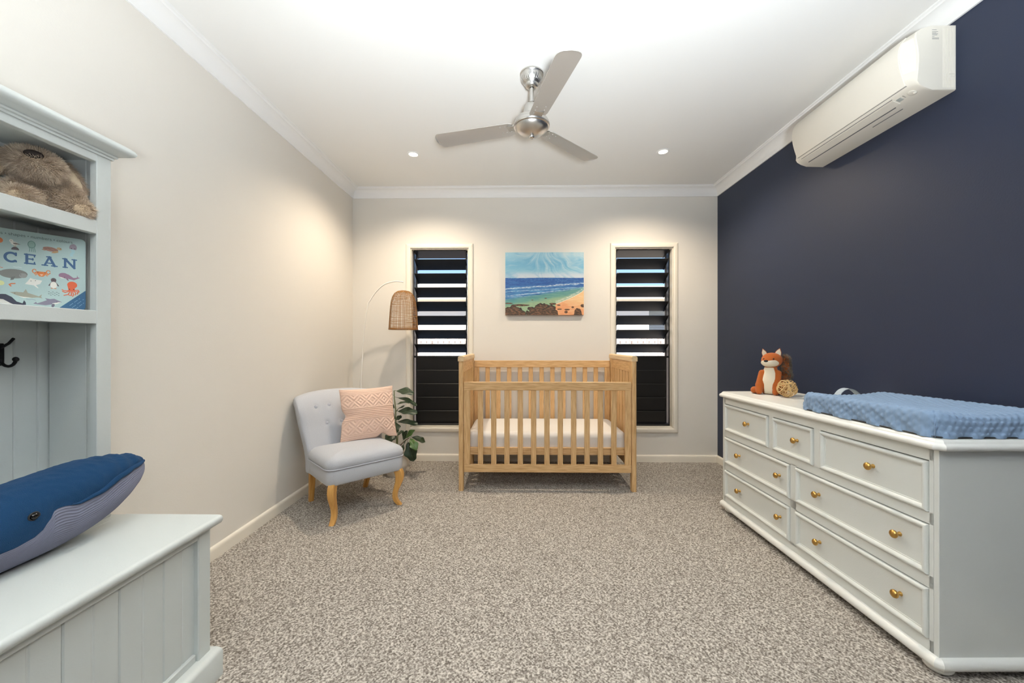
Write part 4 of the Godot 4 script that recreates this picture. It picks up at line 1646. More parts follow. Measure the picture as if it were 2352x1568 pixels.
# ------------------------------------------------------------------ arc lamp
func arc_lamp() -> void:
	var z := -3.60
	var t := thing("arc_floor_lamp", "slender white arc floor lamp with a woven rattan bell shade, behind the grey chair", "floor lamp", Vector3(-1.457, 0, z))
	var b := MB.new()
	b.lathe([Vector2(0.0, 0.018), Vector2(0.118, 0.018), Vector2(0.125, 0.014), Vector2(0.126, 0.0), Vector2(0.0, 0.0)], 40)
	obj("base", b, M.white_metal, t)
	var lo := MB.new()
	lo.tube([Vector3(0, 0.015, 0), Vector3(0, 0.8, 0), Vector3(0.012, 1.02, 0)], 0.0075, 10)
	obj("pole", lo, M.white_metal, t)
	var cv := Curve3D.new()
	var kp := [Vector3(0.012, 1.0, 0), Vector3(0.020, 1.16, 0), Vector3(0.036, 1.341, 0), Vector3(0.064, 1.522, 0), Vector3(0.085, 1.564, 0), Vector3(0.133, 1.636, 0), Vector3(0.194, 1.696, 0), Vector3(0.247, 1.723, 0), Vector3(0.307, 1.738, 0), Vector3(0.350, 1.738, 0), Vector3(0.394, 1.732, 0)]
	for i in kp.size():
		var a: Vector3 = kp[maxi(i - 1, 0)]
		var c: Vector3 = kp[mini(i + 1, kp.size() - 1)]
		cv.add_point(kp[i], -(c - a) / 6.0, (c - a) / 6.0)
	var pts := []
	var l := cv.get_baked_length()
	for i in 49:
		pts.append(cv.sample_baked(l * i / 48.0, true))
	var ar := MB.new()
	ar.tube(pts, 0.0058, 10)
	ar.lathe([Vector2(0.0095, 0.985), Vector2(0.0095, 1.025)], 14, Transform3D(Basis(), Vector3(0.011, 0, 0)))
	obj("arm", ar, M.white_metal, t)
	var sx := 0.395
	var cd := MB.new()
	cd.tube([Vector3(0.391, 1.730, 0), Vector3(sx, 1.70, 0), Vector3(sx, 1.63, 0)], 0.0022, 8)
	obj("cord", cd, M.white_metal, t)
	var so := MB.new()
	so.lathe([Vector2(0.0, 1.570), Vector2(0.017, 1.570), Vector2(0.0185, 1.575), Vector2(0.0185, 1.628), Vector2(0.012, 1.640), Vector2(0.003, 1.642)], 20, Transform3D(Basis(), Vector3(sx, 0, 0)))
	obj("bulb_socket", so, M.pot_white, t)
	# the open weave: uprights and hoops of cane
	var prof := func(s: float) -> Vector2:
		var K := [Vector2(0.020, 1.650), Vector2(0.052, 1.646), Vector2(0.078, 1.628), Vector2(0.098, 1.596), Vector2(0.110, 1.555), Vector2(0.117, 1.50), Vector2(0.122, 1.43), Vector2(0.127, 1.36), Vector2(0.131, 1.297)]
		var f := s * (K.size() - 1)
		var i := mini(int(f), K.size() - 2)
		return (K[i] as Vector2).lerp(K[i + 1], f - i)
	var wv := MB.new()
	var r := RandomNumberGenerator.new()
	r.seed = 3
	for i in 46:
		var a0 := TAU * i / 46.0 + r.randf_range(-0.03, 0.03)
		var tw := r.randf_range(-0.05, 0.05)
		var ps := []
		for k in 13:
			var s := k / 12.0
			if i % 2 == 1 and s < 0.15:
				continue
			var q: Vector2 = prof.call(s)
			ps.append(Vector3(sx + q.x * cos(a0 + tw * s), q.y, q.x * sin(a0 + tw * s)))
		wv.tube(ps, 0.0013, 4, false, false)
	for i in 44:
		var s := (i + 0.5 + r.randf_range(-0.35, 0.35)) / 44.0
		s = pow(s, 0.85)
		var ps := []
		var wob := r.randf_range(0.0, TAU)
		for k in 44:
			var a := TAU * k / 44.0
			var q: Vector2 = prof.call(clampf(s + 0.004 * sin(a * 2.0 + wob), 0.02, 1.0))
			ps.append(Vector3(sx + (q.x + 0.0012) * cos(a), q.y, (q.x + 0.0012) * sin(a)))
		wv.tube(ps, r.randf_range(0.0009, 0.0014), 4, true, false)
	var so2 := obj("rattan_shade", wv, M.rattan, t)
	var rm := MB.new()
	for e in [[1.0, 0.0042], [0.985, 0.003], [0.02, 0.004]]:
		var ps := []
		for k in 56:
			var a := TAU * k / 56.0
			var q: Vector2 = prof.call(e[0])
			ps.append(Vector3(sx + q.x * cos(a), q.y, q.x * sin(a)))
		rm.tube(ps, e[1], 6, true, false)
	obj("shade_rim", rm, M.rattan_dark, so2)


# ------------------------------------------------------------------ fig in a pot
func fig_plant() -> void:
	var o := Vector3(-1.092, 0, -3.485)
	var t := thing("potted_fig", "fiddle-leaf fig plant with large dark leaves in a pale pot, beside the grey chair", "plant", o)
	var p := MB.new()
	p.lathe([Vector2(0.0, 0.020), Vector2(0.060, 0.020), Vector2(0.074, 0.0), Vector2(0.080, 0.0), Vector2(0.084, 0.030), Vector2(0.092, 0.062), Vector2(0.104, 0.076), Vector2(0.109, 0.090), Vector2(0.108, 0.108), Vector2(0.098, 0.140), Vector2(0.084, 0.175), Vector2(0.072, 0.208), Vector2(0.064, 0.238), Vector2(0.062, 0.250), Vector2(0.057, 0.252), Vector2(0.056, 0.225)], 48)
	obj("pot", p, M.pot_white, t)
	var so := MB.new()
	so.lathe([Vector2(0.066, 0.222), Vector2(0.0, 0.226)], 24)
	obj("soil", so, M.soil, t)
	var st := MB.new()
	var main := [Vector3(-1.088, 0.222, -3.485), Vector3(-1.088, 0.305, -3.482), Vector3(-1.096, 0.441, -3.48), Vector3(-1.096, 0.577, -3.48), Vector3(-1.108, 0.674, -3.48), Vector3(-1.111, 0.746, -3.48)]
	var mp := []
	for q in main:
		mp.append(q - o)
	st.tube(mp, [0.006, 0.0055, 0.005, 0.005, 0.0045, 0.004], 8)
	st.tube([Vector3(-1.082, 0.222, -3.478) - o, Vector3(-1.076, 0.30, -3.47) - o, Vector3(-1.072, 0.36, -3.465) - o], [0.005, 0.004, 0.003], 8)
	obj("stem", st, M.stem_green, t)
	var s2 := MB.new()
	s2.tube([Vector3(-1.08, 0.222, -3.48) - o, Vector3(-1.047, 0.264, -3.46) - o, Vector3(-1.002, 0.308, -3.44) - o, Vector3(-0.958, 0.339, -3.42) - o], [0.005, 0.004, 0.004, 0.003], 8)
	obj("side_stem", s2, M.stem_brown, t)
	# base, tip, width, face direction, bright
	var lv := [
		[Vector3(-1.093, 0.747, -3.46), Vector3(-0.907, 0.724, -3.40), 0.088, Vector3(0, 0.75, 0.7), 0],
		[Vector3(-1.118, 0.699, -3.50), Vector3(-1.261, 0.716, -3.55), 0.080, Vector3(0, 1, 0.25), 0],
		[Vector3(-1.09, 0.689, -3.46), Vector3(-0.889, 0.615, -3.42), 0.075, Vector3(0.3, 1, 0.35), 0],
		[Vector3(-1.101, 0.618, -3.52), Vector3(-0.994, 0.615, -3.62), 0.06, Vector3(0, 1, 0.4), 0],
		[Vector3(-1.106, 0.582, -3.50), Vector3(-1.204, 0.632, -3.55), 0.070, Vector3(-0.3, 0.5, 0.8), 0],
		[Vector3(-1.096, 0.558, -3.48), Vector3(-1.002, 0.615, -3.44), 0.040, Vector3(-0.2, 1, 0.45), 0],
		[Vector3(-1.082, 0.565, -3.46), Vector3(-0.871, 0.557, -3.38), 0.090, Vector3(0, 0.75, 0.7), 0],
		[Vector3(-1.088, 0.484, -3.48), Vector3(-1.183, 0.567, -3.46), 0.060, Vector3(0.4, 0.6, 0.7), 0],
		[Vector3(-1.09, 0.488, -3.46), Vector3(-1.023, 0.53, -3.42), 0.045, Vector3(0.3, 0.4, 0.8), 0],
		[Vector3(-1.089, 0.470, -3.47), Vector3(-0.877, 0.450, -3.42), 0.075, Vector3(0.1, 0.9, 0.55), 0],
		[Vector3(-1.083, 0.475, -3.445), Vector3(-1.084, 0.378, -3.36), 0.135, Vector3(0, 0.4, 0.9), 0],
		[Vector3(-1.09, 0.355, -3.50), Vector3(-1.175, 0.300, -3.44), 0.105, Vector3(-0.1, 0.4, 0.9), 0],
		[Vector3(-1.024, 0.303, -3.46), Vector3(-0.989, 0.395, -3.46), 0.065, Vector3(-0.4, 0.2, 0.9), 0],
		[Vector3(-0.996, 0.328, -3.42), Vector3(-0.903, 0.413, -3.40), 0.060, Vector3(-0.3, 0.5, 0.8), 1],
		[Vector3(-0.959, 0.333, -3.48), Vector3(-0.840, 0.277, -3.52), 0.070, Vector3(0.3, 0.7, 0.6), 0],
		[Vector3(-0.945, 0.345, -3.40), Vector3(-0.872, 0.248, -3.34), 0.078, Vector3(0.35, 0.3, 0.9), 1],
		[Vector3(-0.979, 0.308, -3.44), Vector3(-0.916, 0.135, -3.42), 0.122, Vector3(0.1, 0.1, 1.0), 0],
		[Vector3(-0.993, 0.320, -3.42), Vector3(-1.006, 0.205, -3.40), 0.045, Vector3(-0.7, 0.1, 0.6), 0],
		[Vector3(-1.09, 0.339, -3.50), Vector3(-1.050, 0.372, -3.56), 0.045, Vector3(0, 0.8, 0.5), 0],
	]
	var r := RandomNumberGenerator.new()
	r.seed = 12
	for q in lv:
		var a: Vector3 = q[0] - o
		var e: Vector3 = q[1] - o
		var ax := (e - a).normalized()
		var nrm: Vector3 = (q[3] as Vector3)
		nrm = (nrm - ax * nrm.dot(ax)).normalized()
		var sd := ax.cross(nrm)
		var ln := (e - a).length()
		var wd: float = q[2]
		var ph := r.randf_range(0, TAU)
		var m := MB.new()
		m.grid(10, 14, func(u: float, s: float) -> Vector3:
			var w := 0.5 * wd * pow(sin(PI * pow(clampf(s, 0.0, 1.0), 1.25)), 0.62) * (0.86 + 0.14 * cos(s * 13.0 + ph))
			if s > 0.97:
				w *= 0.6
			var q1 := u * 2.0 - 1.0
			var lift := ln * 0.10 * sin(PI * s) - 0.006 * q1 * q1 + wd * 0.10 * absf(q1) + 0.004 * sin(s * 11.0 + ph + q1 * 2.0) * absf(q1)
			return a + ax * (0.06 + 0.94 * s) * ln + sd * q1 * w + nrm * lift, false, false, false)
		var lo := obj("leaf", m, M.leaf_bright if q[4] else M.leaf, t)
		var vn := MB.new()
		var ps := []
		for k in 9:
			var s := k / 8.0
			ps.append(a + ax * lerpf(-0.04, 0.98, s) * ln + nrm * (ln * 0.10 * sin(PI * clampf((lerpf(-0.04, 0.98, s) - 0.06) / 0.94, 0, 1)) + 0.0004))
		vn.tube(ps, [0.0020, 0.0018, 0.0015, 0.0013, 0.0011, 0.001, 0.0008, 0.0006, 0.0004], 5, false, false)
		obj("midrib", vn, M.leaf_vein, lo)


# ------------------------------------------------------------------ changing pad on the dresser
func changing_pad() -> void:
	var dr := Transform3D(Basis(Vector3.UP, deg_to_rad(1.3)), Vector3(1.4655, 0, -1.37))
	var t := thing("changing_pad", "blue dimpled plush changing pad with raised sides, on top of the dresser", "changing pad")
	t.transform = dr * Transform3D(Basis(), Vector3(0.207, 0.8302, -0.350))
	var pad := MB.new()
	var dots := func(p: Vector2) -> float:
		var sx := 0.0245
		var sz := 0.0212
		var j := roundf(p.y / sz)
		var off := 0.5 * sx if int(absf(j)) % 2 == 1 else 0.0
		var i := roundf((p.x - off) / sx)
		var best := Vector2(p.x - off - i * sx, p.y - j * sz).length()
		return 0.0036 * pow(maxf(1.0 - best * best / 0.000072, 0.0), 0.7)
	pillow_box(pad, 0.425, 0.646, 0.082, 0.030, 190, 270, dots, 0.0, func(x: float, z: float) -> float: return 0.022 * pow(absf(x), 2.2) - 0.006 + 0.004 * z, 0.0055, 74.0)
	obj("pad_cover", pad, M.minky, t)
	var el := MB.new()
	el.tube(rrect(-0.2105, 0.2105, -0.321, 0.321, 0.055, 0.0, 0.0035), 0.0034, 6, true)
	obj("elastic_hem", el, M.black_plastic, t)
	# the strap, looped up behind the far end
	var sb := MB.new()
	var pts := []
	for k in 25:
		var a := PI * k / 24.0
		pts.append(Vector3(0.072 - 0.072 * cos(a), 0.002 + 0.094 * sin(a), -0.010 * sin(a)))
	for side in [1.0, -1.0]:
		sb.grid(24, 3, func(u: float, w: float) -> Vector3:
			var i := clampi(int(round(u * 24)), 0, 24)
			var p: Vector3 = pts[i]
			var d := Vector3(cos(PI * u) * -1.0, sin(PI * u), 0)
			return p + d * 0.0012 * side + Vector3(0, 0, (w - 0.5) * 0.038), false, false, side > 0.0)
	var so := obj("safety_strap", sb, M.strap, t)
	so.position = Vector3(0.015, 0.0, -0.372)


# ------------------------------------------------------------------ knitted cushion on the chair
func cushion() -> void:
	var ch := Transform3D(Basis(Vector3.UP, deg_to_rad(45)), Vector3(-1.207, 0, -2.838))
	var q := ch * Transform3D(Basis(Vector3.UP, deg_to_rad(-13)) * Basis(Vector3.RIGHT, deg_to_rad(-15)) * Basis(Vector3(0, 0, 1), deg_to_rad(1.5)), Vector3(0.138, 0.440, -0.012))
	var hw := 0.198
	var hh := 0.198
	var pat := func(u: float, v: float) -> float:   # v runs down from the top, both 0..1
		var y := v * 0.40
		var x := u * 0.40
		if v < 0.115 or v > 0.885:
			return 0.0014 * sin(y * TAU / 0.0125)
		if v > 0.385 and v < 0.625:
			return 0.0026 * sin((v - 0.385) * 0.40 * TAU / 0.0137)
		var cy := 0.25 if v < 0.5 else 0.755
		var px := 0.092
		var dx := absf(fposmod(x / px, 1.0) - 0.5) * 2.0
		var dy := absf(v - cy) / 0.125
		var d := dx + dy
		return 0.0024 * cos(d * TAU * 1.55) * smoothstep(1.02, 0.9, dy)
	var m := MB.new()
	for side in [1.0, -1.0]:
		m.grid(150 if side > 0 else 40, 200 if side > 0 else 40, func(u: float, v: float) -> Vector3:
			var a := u * 2.0 - 1.0
			var b := 1.0 - v * 2.0
			var X := a * hw * (1.0 - 0.05 * (1.0 - b * b))
			var Y := b * hh * (1.0 - 0.045 * (1.0 - a * a))
			# the notch on the left side and the lifted hem at the lower right
			X += 0.024 * exp(-pow((b + 0.02) / 0.16, 2.0)) * maxf(-a, 0.0) * maxf(-a, 0.0)
			X -= 0.016 * maxf(-b, 0.0) * maxf(-a, 0.0)
			Y += 0.030 * exp(-pow((a - 0.45) / 0.16, 2.0)) * pow(maxf(-b, 0.0), 4.0)
			var T := 0.056 * pow(maxf(1.0 - a * a, 0.0), 0.55) * pow(maxf(1.0 - b * b, 0.0), 0.5)
			T -= 0.012 * exp(-pow((b + 0.02) / 0.10, 2.0)) * smoothstep(0.3, 1.0, -a)
			var Z: float = side * maxf(T, 0.0)
			if side > 0.0:
				Z += pat.call(u, v) * (1.0 if absf(a) < 0.98 else 0.4)
				X += 0.0016 * sin(v * 0.40 * TAU / 0.0125) * pow(absf(a), 20.0) * signf(a)
			return Vector3(X, Y + hh, Z), false, false, side > 0.0)
	var o := obj("cushion", m, M.pink)
	o.name = numbered("cushion")
	o.transform = q
	tag(o, "pale pink knitted cushion with ribbed and diamond bands, leaning on the grey chair", "cushion")


# ------------------------------------------------------------------ whale on the bench
func whale() -> void:
	var base := Vector3(-1.40, 0.5602, -1.08)
	var t := thing("plush_whale", "navy plush whale with a ribbed grey belly, lying on the bench seat", "soft toy", base)
	# z, top, bottom, middle x, half width
	var K := [
		[-1.3625, 0.752, 0.742, -1.343, 0.006], [-1.356, 0.764, 0.718, -1.344, 0.026], [-1.342, 0.775, 0.694, -1.346, 0.046], [-1.322, 0.782, 0.670, -1.349, 0.060], [-1.29, 0.789, 0.640, -1.354, 0.073],
		[-1.25, 0.794, 0.611, -1.360, 0.083], [-1.20, 0.796, 0.588, -1.367, 0.090], [-1.15, 0.792, 0.574, -1.374, 0.095], [-1.10, 0.785, 0.566, -1.380, 0.098], [-1.05, 0.778, 0.562, -1.386, 0.100],
		[-1.00, 0.769, 0.5605, -1.390, 0.101], [-0.92, 0.752, 0.5605, -1.395, 0.101], [-0.82, 0.728, 0.5605, -1.400, 0.096], [-0.70, 0.692, 0.562, -1.405, 0.080], [-0.58, 0.652, 0.566, -1.41, 0.055], [-0.50, 0.628, 0.572, -1.41, 0.036], [-0.46, 0.612, 0.580, -1.41, 0.020], [-0.452, 0.600, 0.592, -1.41, 0.004]]
	# seam height on the near side
	var Bd := [[-1.3625, 0.748], [-1.345, 0.755], [-1.29, 0.747], [-1.25, 0.735], [-1.17, 0.703], [-1.12, 0.694], [-1.087, 0.701], [-1.068, 0.700], [-1.053, 0.677], [-1.037, 0.660], [-1.02, 0.650], [-0.983, 0.642], [-0.90, 0.640], [-0.70, 0.625], [-0.452, 0.596]]
	var at := func(z: float) -> Array:
		var i := 0
		while i < K.size() - 2 and K[i + 1][0] < z:
			i += 1
		var f: float = clampf((z - K[i][0]) / (K[i + 1][0] - K[i][0]), 0.0, 1.0)
		var out := []
		for c in range(1, 5):
			var p0: float = K[maxi(i - 1, 0)][c]
			out.append(cubic_interpolate(K[i][c], K[i + 1][c], p0, K[mini(i + 2, K.size() - 1)][c], f) if i > 0 else lerpf(K[i][c], K[i + 1][c], f))
		return out
	var seam := func(z: float) -> float:
		var i := 0
		while i < Bd.size() - 2 and Bd[i + 1][0] < z:
			i += 1
		return lerpf(Bd[i][1], Bd[i + 1][1], smoothstep(0.0, 1.0, clampf((z - Bd[i][0]) / (Bd[i + 1][0] - Bd[i][0]), 0.0, 1.0)) * 0.5 + 0.5 * clampf((z - Bd[i][0]) / (Bd[i + 1][0] - Bd[i][0]), 0.0, 1.0))
	var point := func(z: float, phi: float, puff: float) -> Vector3:
		var k: Array = at.call(z)
		var yc: float = (k[0] + k[1]) / 2.0
		var ry: float = maxf((k[0] - k[1]) / 2.0, 0.001) + puff
		var rx: float = maxf(k[3], 0.001) + puff
		var c := cos(phi)
		var s := sin(phi)
		# a slightly squared section
		var pw := 0.92
		return Vector3(k[2] + rx * signf(c) * pow(absf(c), pw), maxf(yc + ry * signf(s) * pow(absf(s), pw), 0.5604), z) - base
	var phi_b := func(z: float) -> float:
		var k: Array = at.call(z)
		var yc: float = (k[0] + k[1]) / 2.0
		var ry: float = maxf((k[0] - k[1]) / 2.0, 0.001)
		return asin(clampf((seam.call(z) - yc) / ry, -0.95, 0.95))
	var zs := func(u: float) -> float: return lerpf(-1.3625, -0.452, pow(u, 1.35))
	var n := FastNoiseLite.new()
	n.frequency = 9.0
	var up := MB.new()
	up.grid(110, 40, func(u: float, v: float) -> Vector3:
		var z: float = zs.call(u)
		var a: float = phi_b.call(z)
		var phi := lerpf(a, PI - a, v)
		var rel := smoothstep(0.0, 0.12, v) * smoothstep(1.0, 0.88, v)
		# wrinkles where the plush bunches behind the snout
		var wr := 0.0022 * sin((z + 1.36) * 150.0 + v * 6.0) * smoothstep(-1.14, -1.30, z) * smoothstep(-1.362, -1.34, z)
		return point.call(z, phi, 0.0045 * rel + (0.0025 * n.get_noise_2d(z * 8.0, v * 1.2) + wr) * rel), false, false, false)
	obj("plush_back", up, M.plush_blue, t)
	var lo := MB.new()
	lo.grid(110, 330, func(u: float, v: float) -> Vector3:
		var z: float = zs.call(u)
		var a: float = phi_b.call(z)
		var phi := lerpf(PI - a, TAU + a, v)
		var k: Array = at.call(z)
		var arc: float = v * 54.0
		return point.call(z, phi, 0.0011 * sin(arc * TAU) - 0.0008), false, false, false)
	obj("ribbed_belly", lo, M.knit, t)
	# the lip: a fold of plush along the seam from the snout
	for side in [0, 1]:
		var pts := []
		var rad := []
		for i in 30:
			var z := lerpf(-1.358, -1.105, i / 29.0)
			var a: float = phi_b.call(z)
			pts.append(point.call(z, a + 0.02 if side == 0 else PI - a - 0.02, 0.0015))
			rad.append(0.0020 + 0.0062 * sin(PI * clampf(i / 29.0 * 0.9 + 0.08, 0, 1)))
		var lp := MB.new()
		lp.tube(pts, rad, 10)
		obj("lip_fold", lp, M.plush_blue, t)
	# eyes
	for side in [0, 1]:
		var z := -1.021
		var k: Array = at.call(z)
		var yc: float = (k[0] + k[1]) / 2.0
		var ry: float = (k[0] - k[1]) / 2.0
		var ph: float = asin((0.700 - yc) / ry)
		var c: Vector3 = point.call(z, ph if side == 0 else PI - ph, 0.005)
		var e := MB.new()
		e.ball(c, Vector3(0.0065, 0.0085, 0.0095), 20, 12)
		var eo := obj("eye", e, M.black_shine, t)
		var rim := MB.new()
		var ring_pts := []
		for i in 20:
			var a := TAU * i / 20
			ring_pts.append(c + Vector3(-0.001 if side == 0 else 0.001, 0.0100 * sin(a), 0.0118 * cos(a)))
		rim.tube(ring_pts, 0.0022, 6, true)
		obj("eye_rim", rim, M.black_plastic, eo)
	# flippers and tail flukes, out of the picture to the left
	var fin := MB.new()
	for s in [-1.0, 1.0]:
		fin.ball(Vector3(-1.41 + s * 0.055, 0.598, -0.405) - base, Vector3(0.075, 0.014, 0.040), 20, 10, Basis(Vector3.UP, s * 0.5))
	obj("tail_fluke", fin, M.plush_blue, t)


# ------------------------------------------------------------------ distance fields meshed as surface nets
func ell(p: Vector3, c: Vector3, r: Vector3) -> float:
	var q := p - c
	var k0 := (q / r).length()
	var k1 := (q / (r * r)).length()
	return k0 * (k0 - 1.0) / maxf(k1, 1e-6)


func cap(p: Vector3, a: Vector3, b: Vector3, ra: float, rb: float) -> float:
	var pa := p - a
	var ba := b - a
	var h := clampf(pa.dot(ba) / ba.length_squared(), 0.0, 1.0)
	return (pa - ba * h).length() - lerpf(ra, rb, h)


func smin(a: float, b: float, k: float) -> float:
	var h := maxf(k - absf(a - b), 0.0) / k
	return minf(a, b) - h * h * k * 0.25


func nets(f: Callable, lo: Vector3, hi: Vector3, cell: float) -> MB:
	var mb := MB.new()
	var nx := int(ceil((hi.x - lo.x) / cell)) + 1
	var ny := int(ceil((hi.y - lo.y) / cell)) + 1
	var nz := int(ceil((hi.z - lo.z) / cell)) + 1
	var val := PackedFloat32Array()
	val.resize(nx * ny * nz)
	for k in nz:
		for j in ny:
			for i in nx:
				val[(k * ny + j) * nx + i] = f.call(lo + Vector3(i, j, k) * cell)
	var id := PackedInt32Array()
	id.resize(nx * ny * nz)
	id.fill(-1)
	var off := [0, 1, nx, nx + 1, nx * ny, nx * ny + 1, nx * ny + nx, nx * ny + nx + 1]
	var edges := [[0, 1], [2, 3], [4, 5], [6, 7], [0, 2], [1, 3], [4, 6], [5, 7], [0, 4], [1, 5], [2, 6], [3, 7]]
	for k in nz - 1:
		for j in ny - 1:
			for i in nx - 1:
				var b := (k * ny + j) * nx + i
				var inside := 0
				for o in off:
					if val[b + o] < 0.0:
						inside += 1
				if inside == 0 or inside == 8:
					continue
				var sum := Vector3.ZERO
				var cnt := 0
				for e in edges:
					var va := val[b + off[e[0]]]
					var vb := val[b + off[e[1]]]
					if (va < 0.0) != (vb < 0.0):
						var t := va / (va - vb)
						var pa := Vector3(e[0] & 1, (e[0] >> 1) & 1, e[0] >> 2)
						var pb := Vector3(e[1] & 1, (e[1] >> 1) & 1, e[1] >> 2)
						sum += pa.lerp(pb, t)
						cnt += 1
				var p := lo + (Vector3(i, j, k) + sum / cnt) * cell
				var h := cell * 0.5
				var g := Vector3(f.call(p + Vector3(h, 0, 0)) - f.call(p - Vector3(h, 0, 0)), f.call(p + Vector3(0, h, 0)) - f.call(p - Vector3(0, h, 0)), f.call(p + Vector3(0, 0, h)) - f.call(p - Vector3(0, 0, h)))
				id[b] = mb.put(p, g if g.length_squared() > 1e-12 else Vector3.UP)
	var st := [1, nx, nx * ny]
	for k in range(1, nz - 1):
		for j in range(1, ny - 1):
			for i in range(1, nx - 1):
				var b := (k * ny + j) * nx + i
				for a in 3:
					var s0 := val[b] < 0.0
					if s0 == (val[b + st[a]] < 0.0):
						continue
					var u: int = st[(a + 1) % 3]
					var w: int = st[(a + 2) % 3]
					var q := [id[b - u - w], id[b - w], id[b], id[b - u]]
					if q[0] < 0 or q[1] < 0 or q[2] < 0 or q[3] < 0:
						continue
					if s0:
						mb.ix.append_array([q[0], q[2], q[1], q[0], q[3], q[2]])
					else:
						mb.ix.append_array([q[0], q[1], q[2], q[0], q[2], q[3]])
	return mb


# fur: tufts of thin strands over a mesh, as one object nobody could count
func fur(called: String, skin: MB, count: int, length: float, lean: Vector3, dark: Color, light: Color, parent: Node, sd: int, keep = null) -> void:
	var tuft := MB.new()
	var r := RandomNumberGenerator.new()
	r.seed = sd
	for s in 4:
		var a := TAU * s / 4.0 + r.randf_range(-0.4, 0.4)
		var d := Vector3(cos(a), 0, sin(a))
		var o := d * 0.10
		var w := Vector3(-d.z, 0, d.x) * 0.036
		var L := r.randf_range(0.8, 1.1)
		var p0 := o
		var p1 := o + Vector3.UP * 0.5 * L + d * 0.06
		var p2 := o + Vector3.UP * 0.95 * L + d * 0.22
		tuft.face([p0 - w, p0 + w, p1 + w * 0.8, p1 - w * 0.8])
		tuft.face([p1 - w * 0.8, p1 + w * 0.8, p2 + w * 0.15, p2 - w * 0.15])
	var mm := MultiMesh.new()
	mm.transform_format = MultiMesh.TRANSFORM_3D
	mm.use_colors = true
	mm.mesh = tuft.mesh()
	# choose triangles by area
	var area := PackedFloat32Array()
	var total := 0.0
	for i in range(0, skin.ix.size(), 3):
		var x := (skin.v[skin.ix[i + 1]] - skin.v[skin.ix[i]]).cross(skin.v[skin.ix[i + 2]] - skin.v[skin.ix[i]]).length()
		total += x
		area.append(total)
	var tf := []
	var cl := []
	for c in count:
		var k := area.bsearch(r.randf() * total)
		k = mini(k, area.size() - 1) * 3
		var a := r.randf()
		var b := r.randf()
		if a + b > 1.0:
			a = 1.0 - a
			b = 1.0 - b
		var i0 := skin.ix[k]
		var i1 := skin.ix[k + 1]
		var i2 := skin.ix[k + 2]
		var p := skin.v[i0] + (skin.v[i1] - skin.v[i0]) * a + (skin.v[i2] - skin.v[i0]) * b
		if keep != null and not keep.call(p):
			continue
		var nn := (skin.n[i0] * (1.0 - a - b) + skin.n[i1] * a + skin.n[i2] * b).normalized()
		var y := (nn * 0.75 + lean + Vector3(r.randf_range(-1, 1), r.randf_range(-1, 1), r.randf_range(-1, 1)) * 0.42).normalized()
		if y.dot(nn) < 0.15:
			y = (y + nn * (0.3 - y.dot(nn))).normalized()
		var x := y.cross(Vector3(r.randf_range(-1, 1), r.randf_range(-1, 1), r.randf_range(-1, 1))).normalized()
		var L := length * r.randf_range(0.65, 1.2)
		tf.append(Transform3D(Basis(x * L, y * L, x.cross(y) * L), p - nn * 0.0015))
		cl.append(dark.lerp(light, clampf(r.randf() * 0.75 + 0.25 * (0.5 + 0.5 * sin(p.x * 90.0 + p.y * 70.0)), 0.0, 1.0)))
	mm.instance_count = tf.size()
	for i in tf.size():
		mm.set_instance_transform(i, tf[i])
		mm.set_instance_color(i, cl[i])
	var o := MultiMeshInstance3D.new()
	o.name = called
	o.multimesh = mm
	o.material_override = M.fur
	o.set_meta("kind", "stuff")
	parent.add_child(o, true)


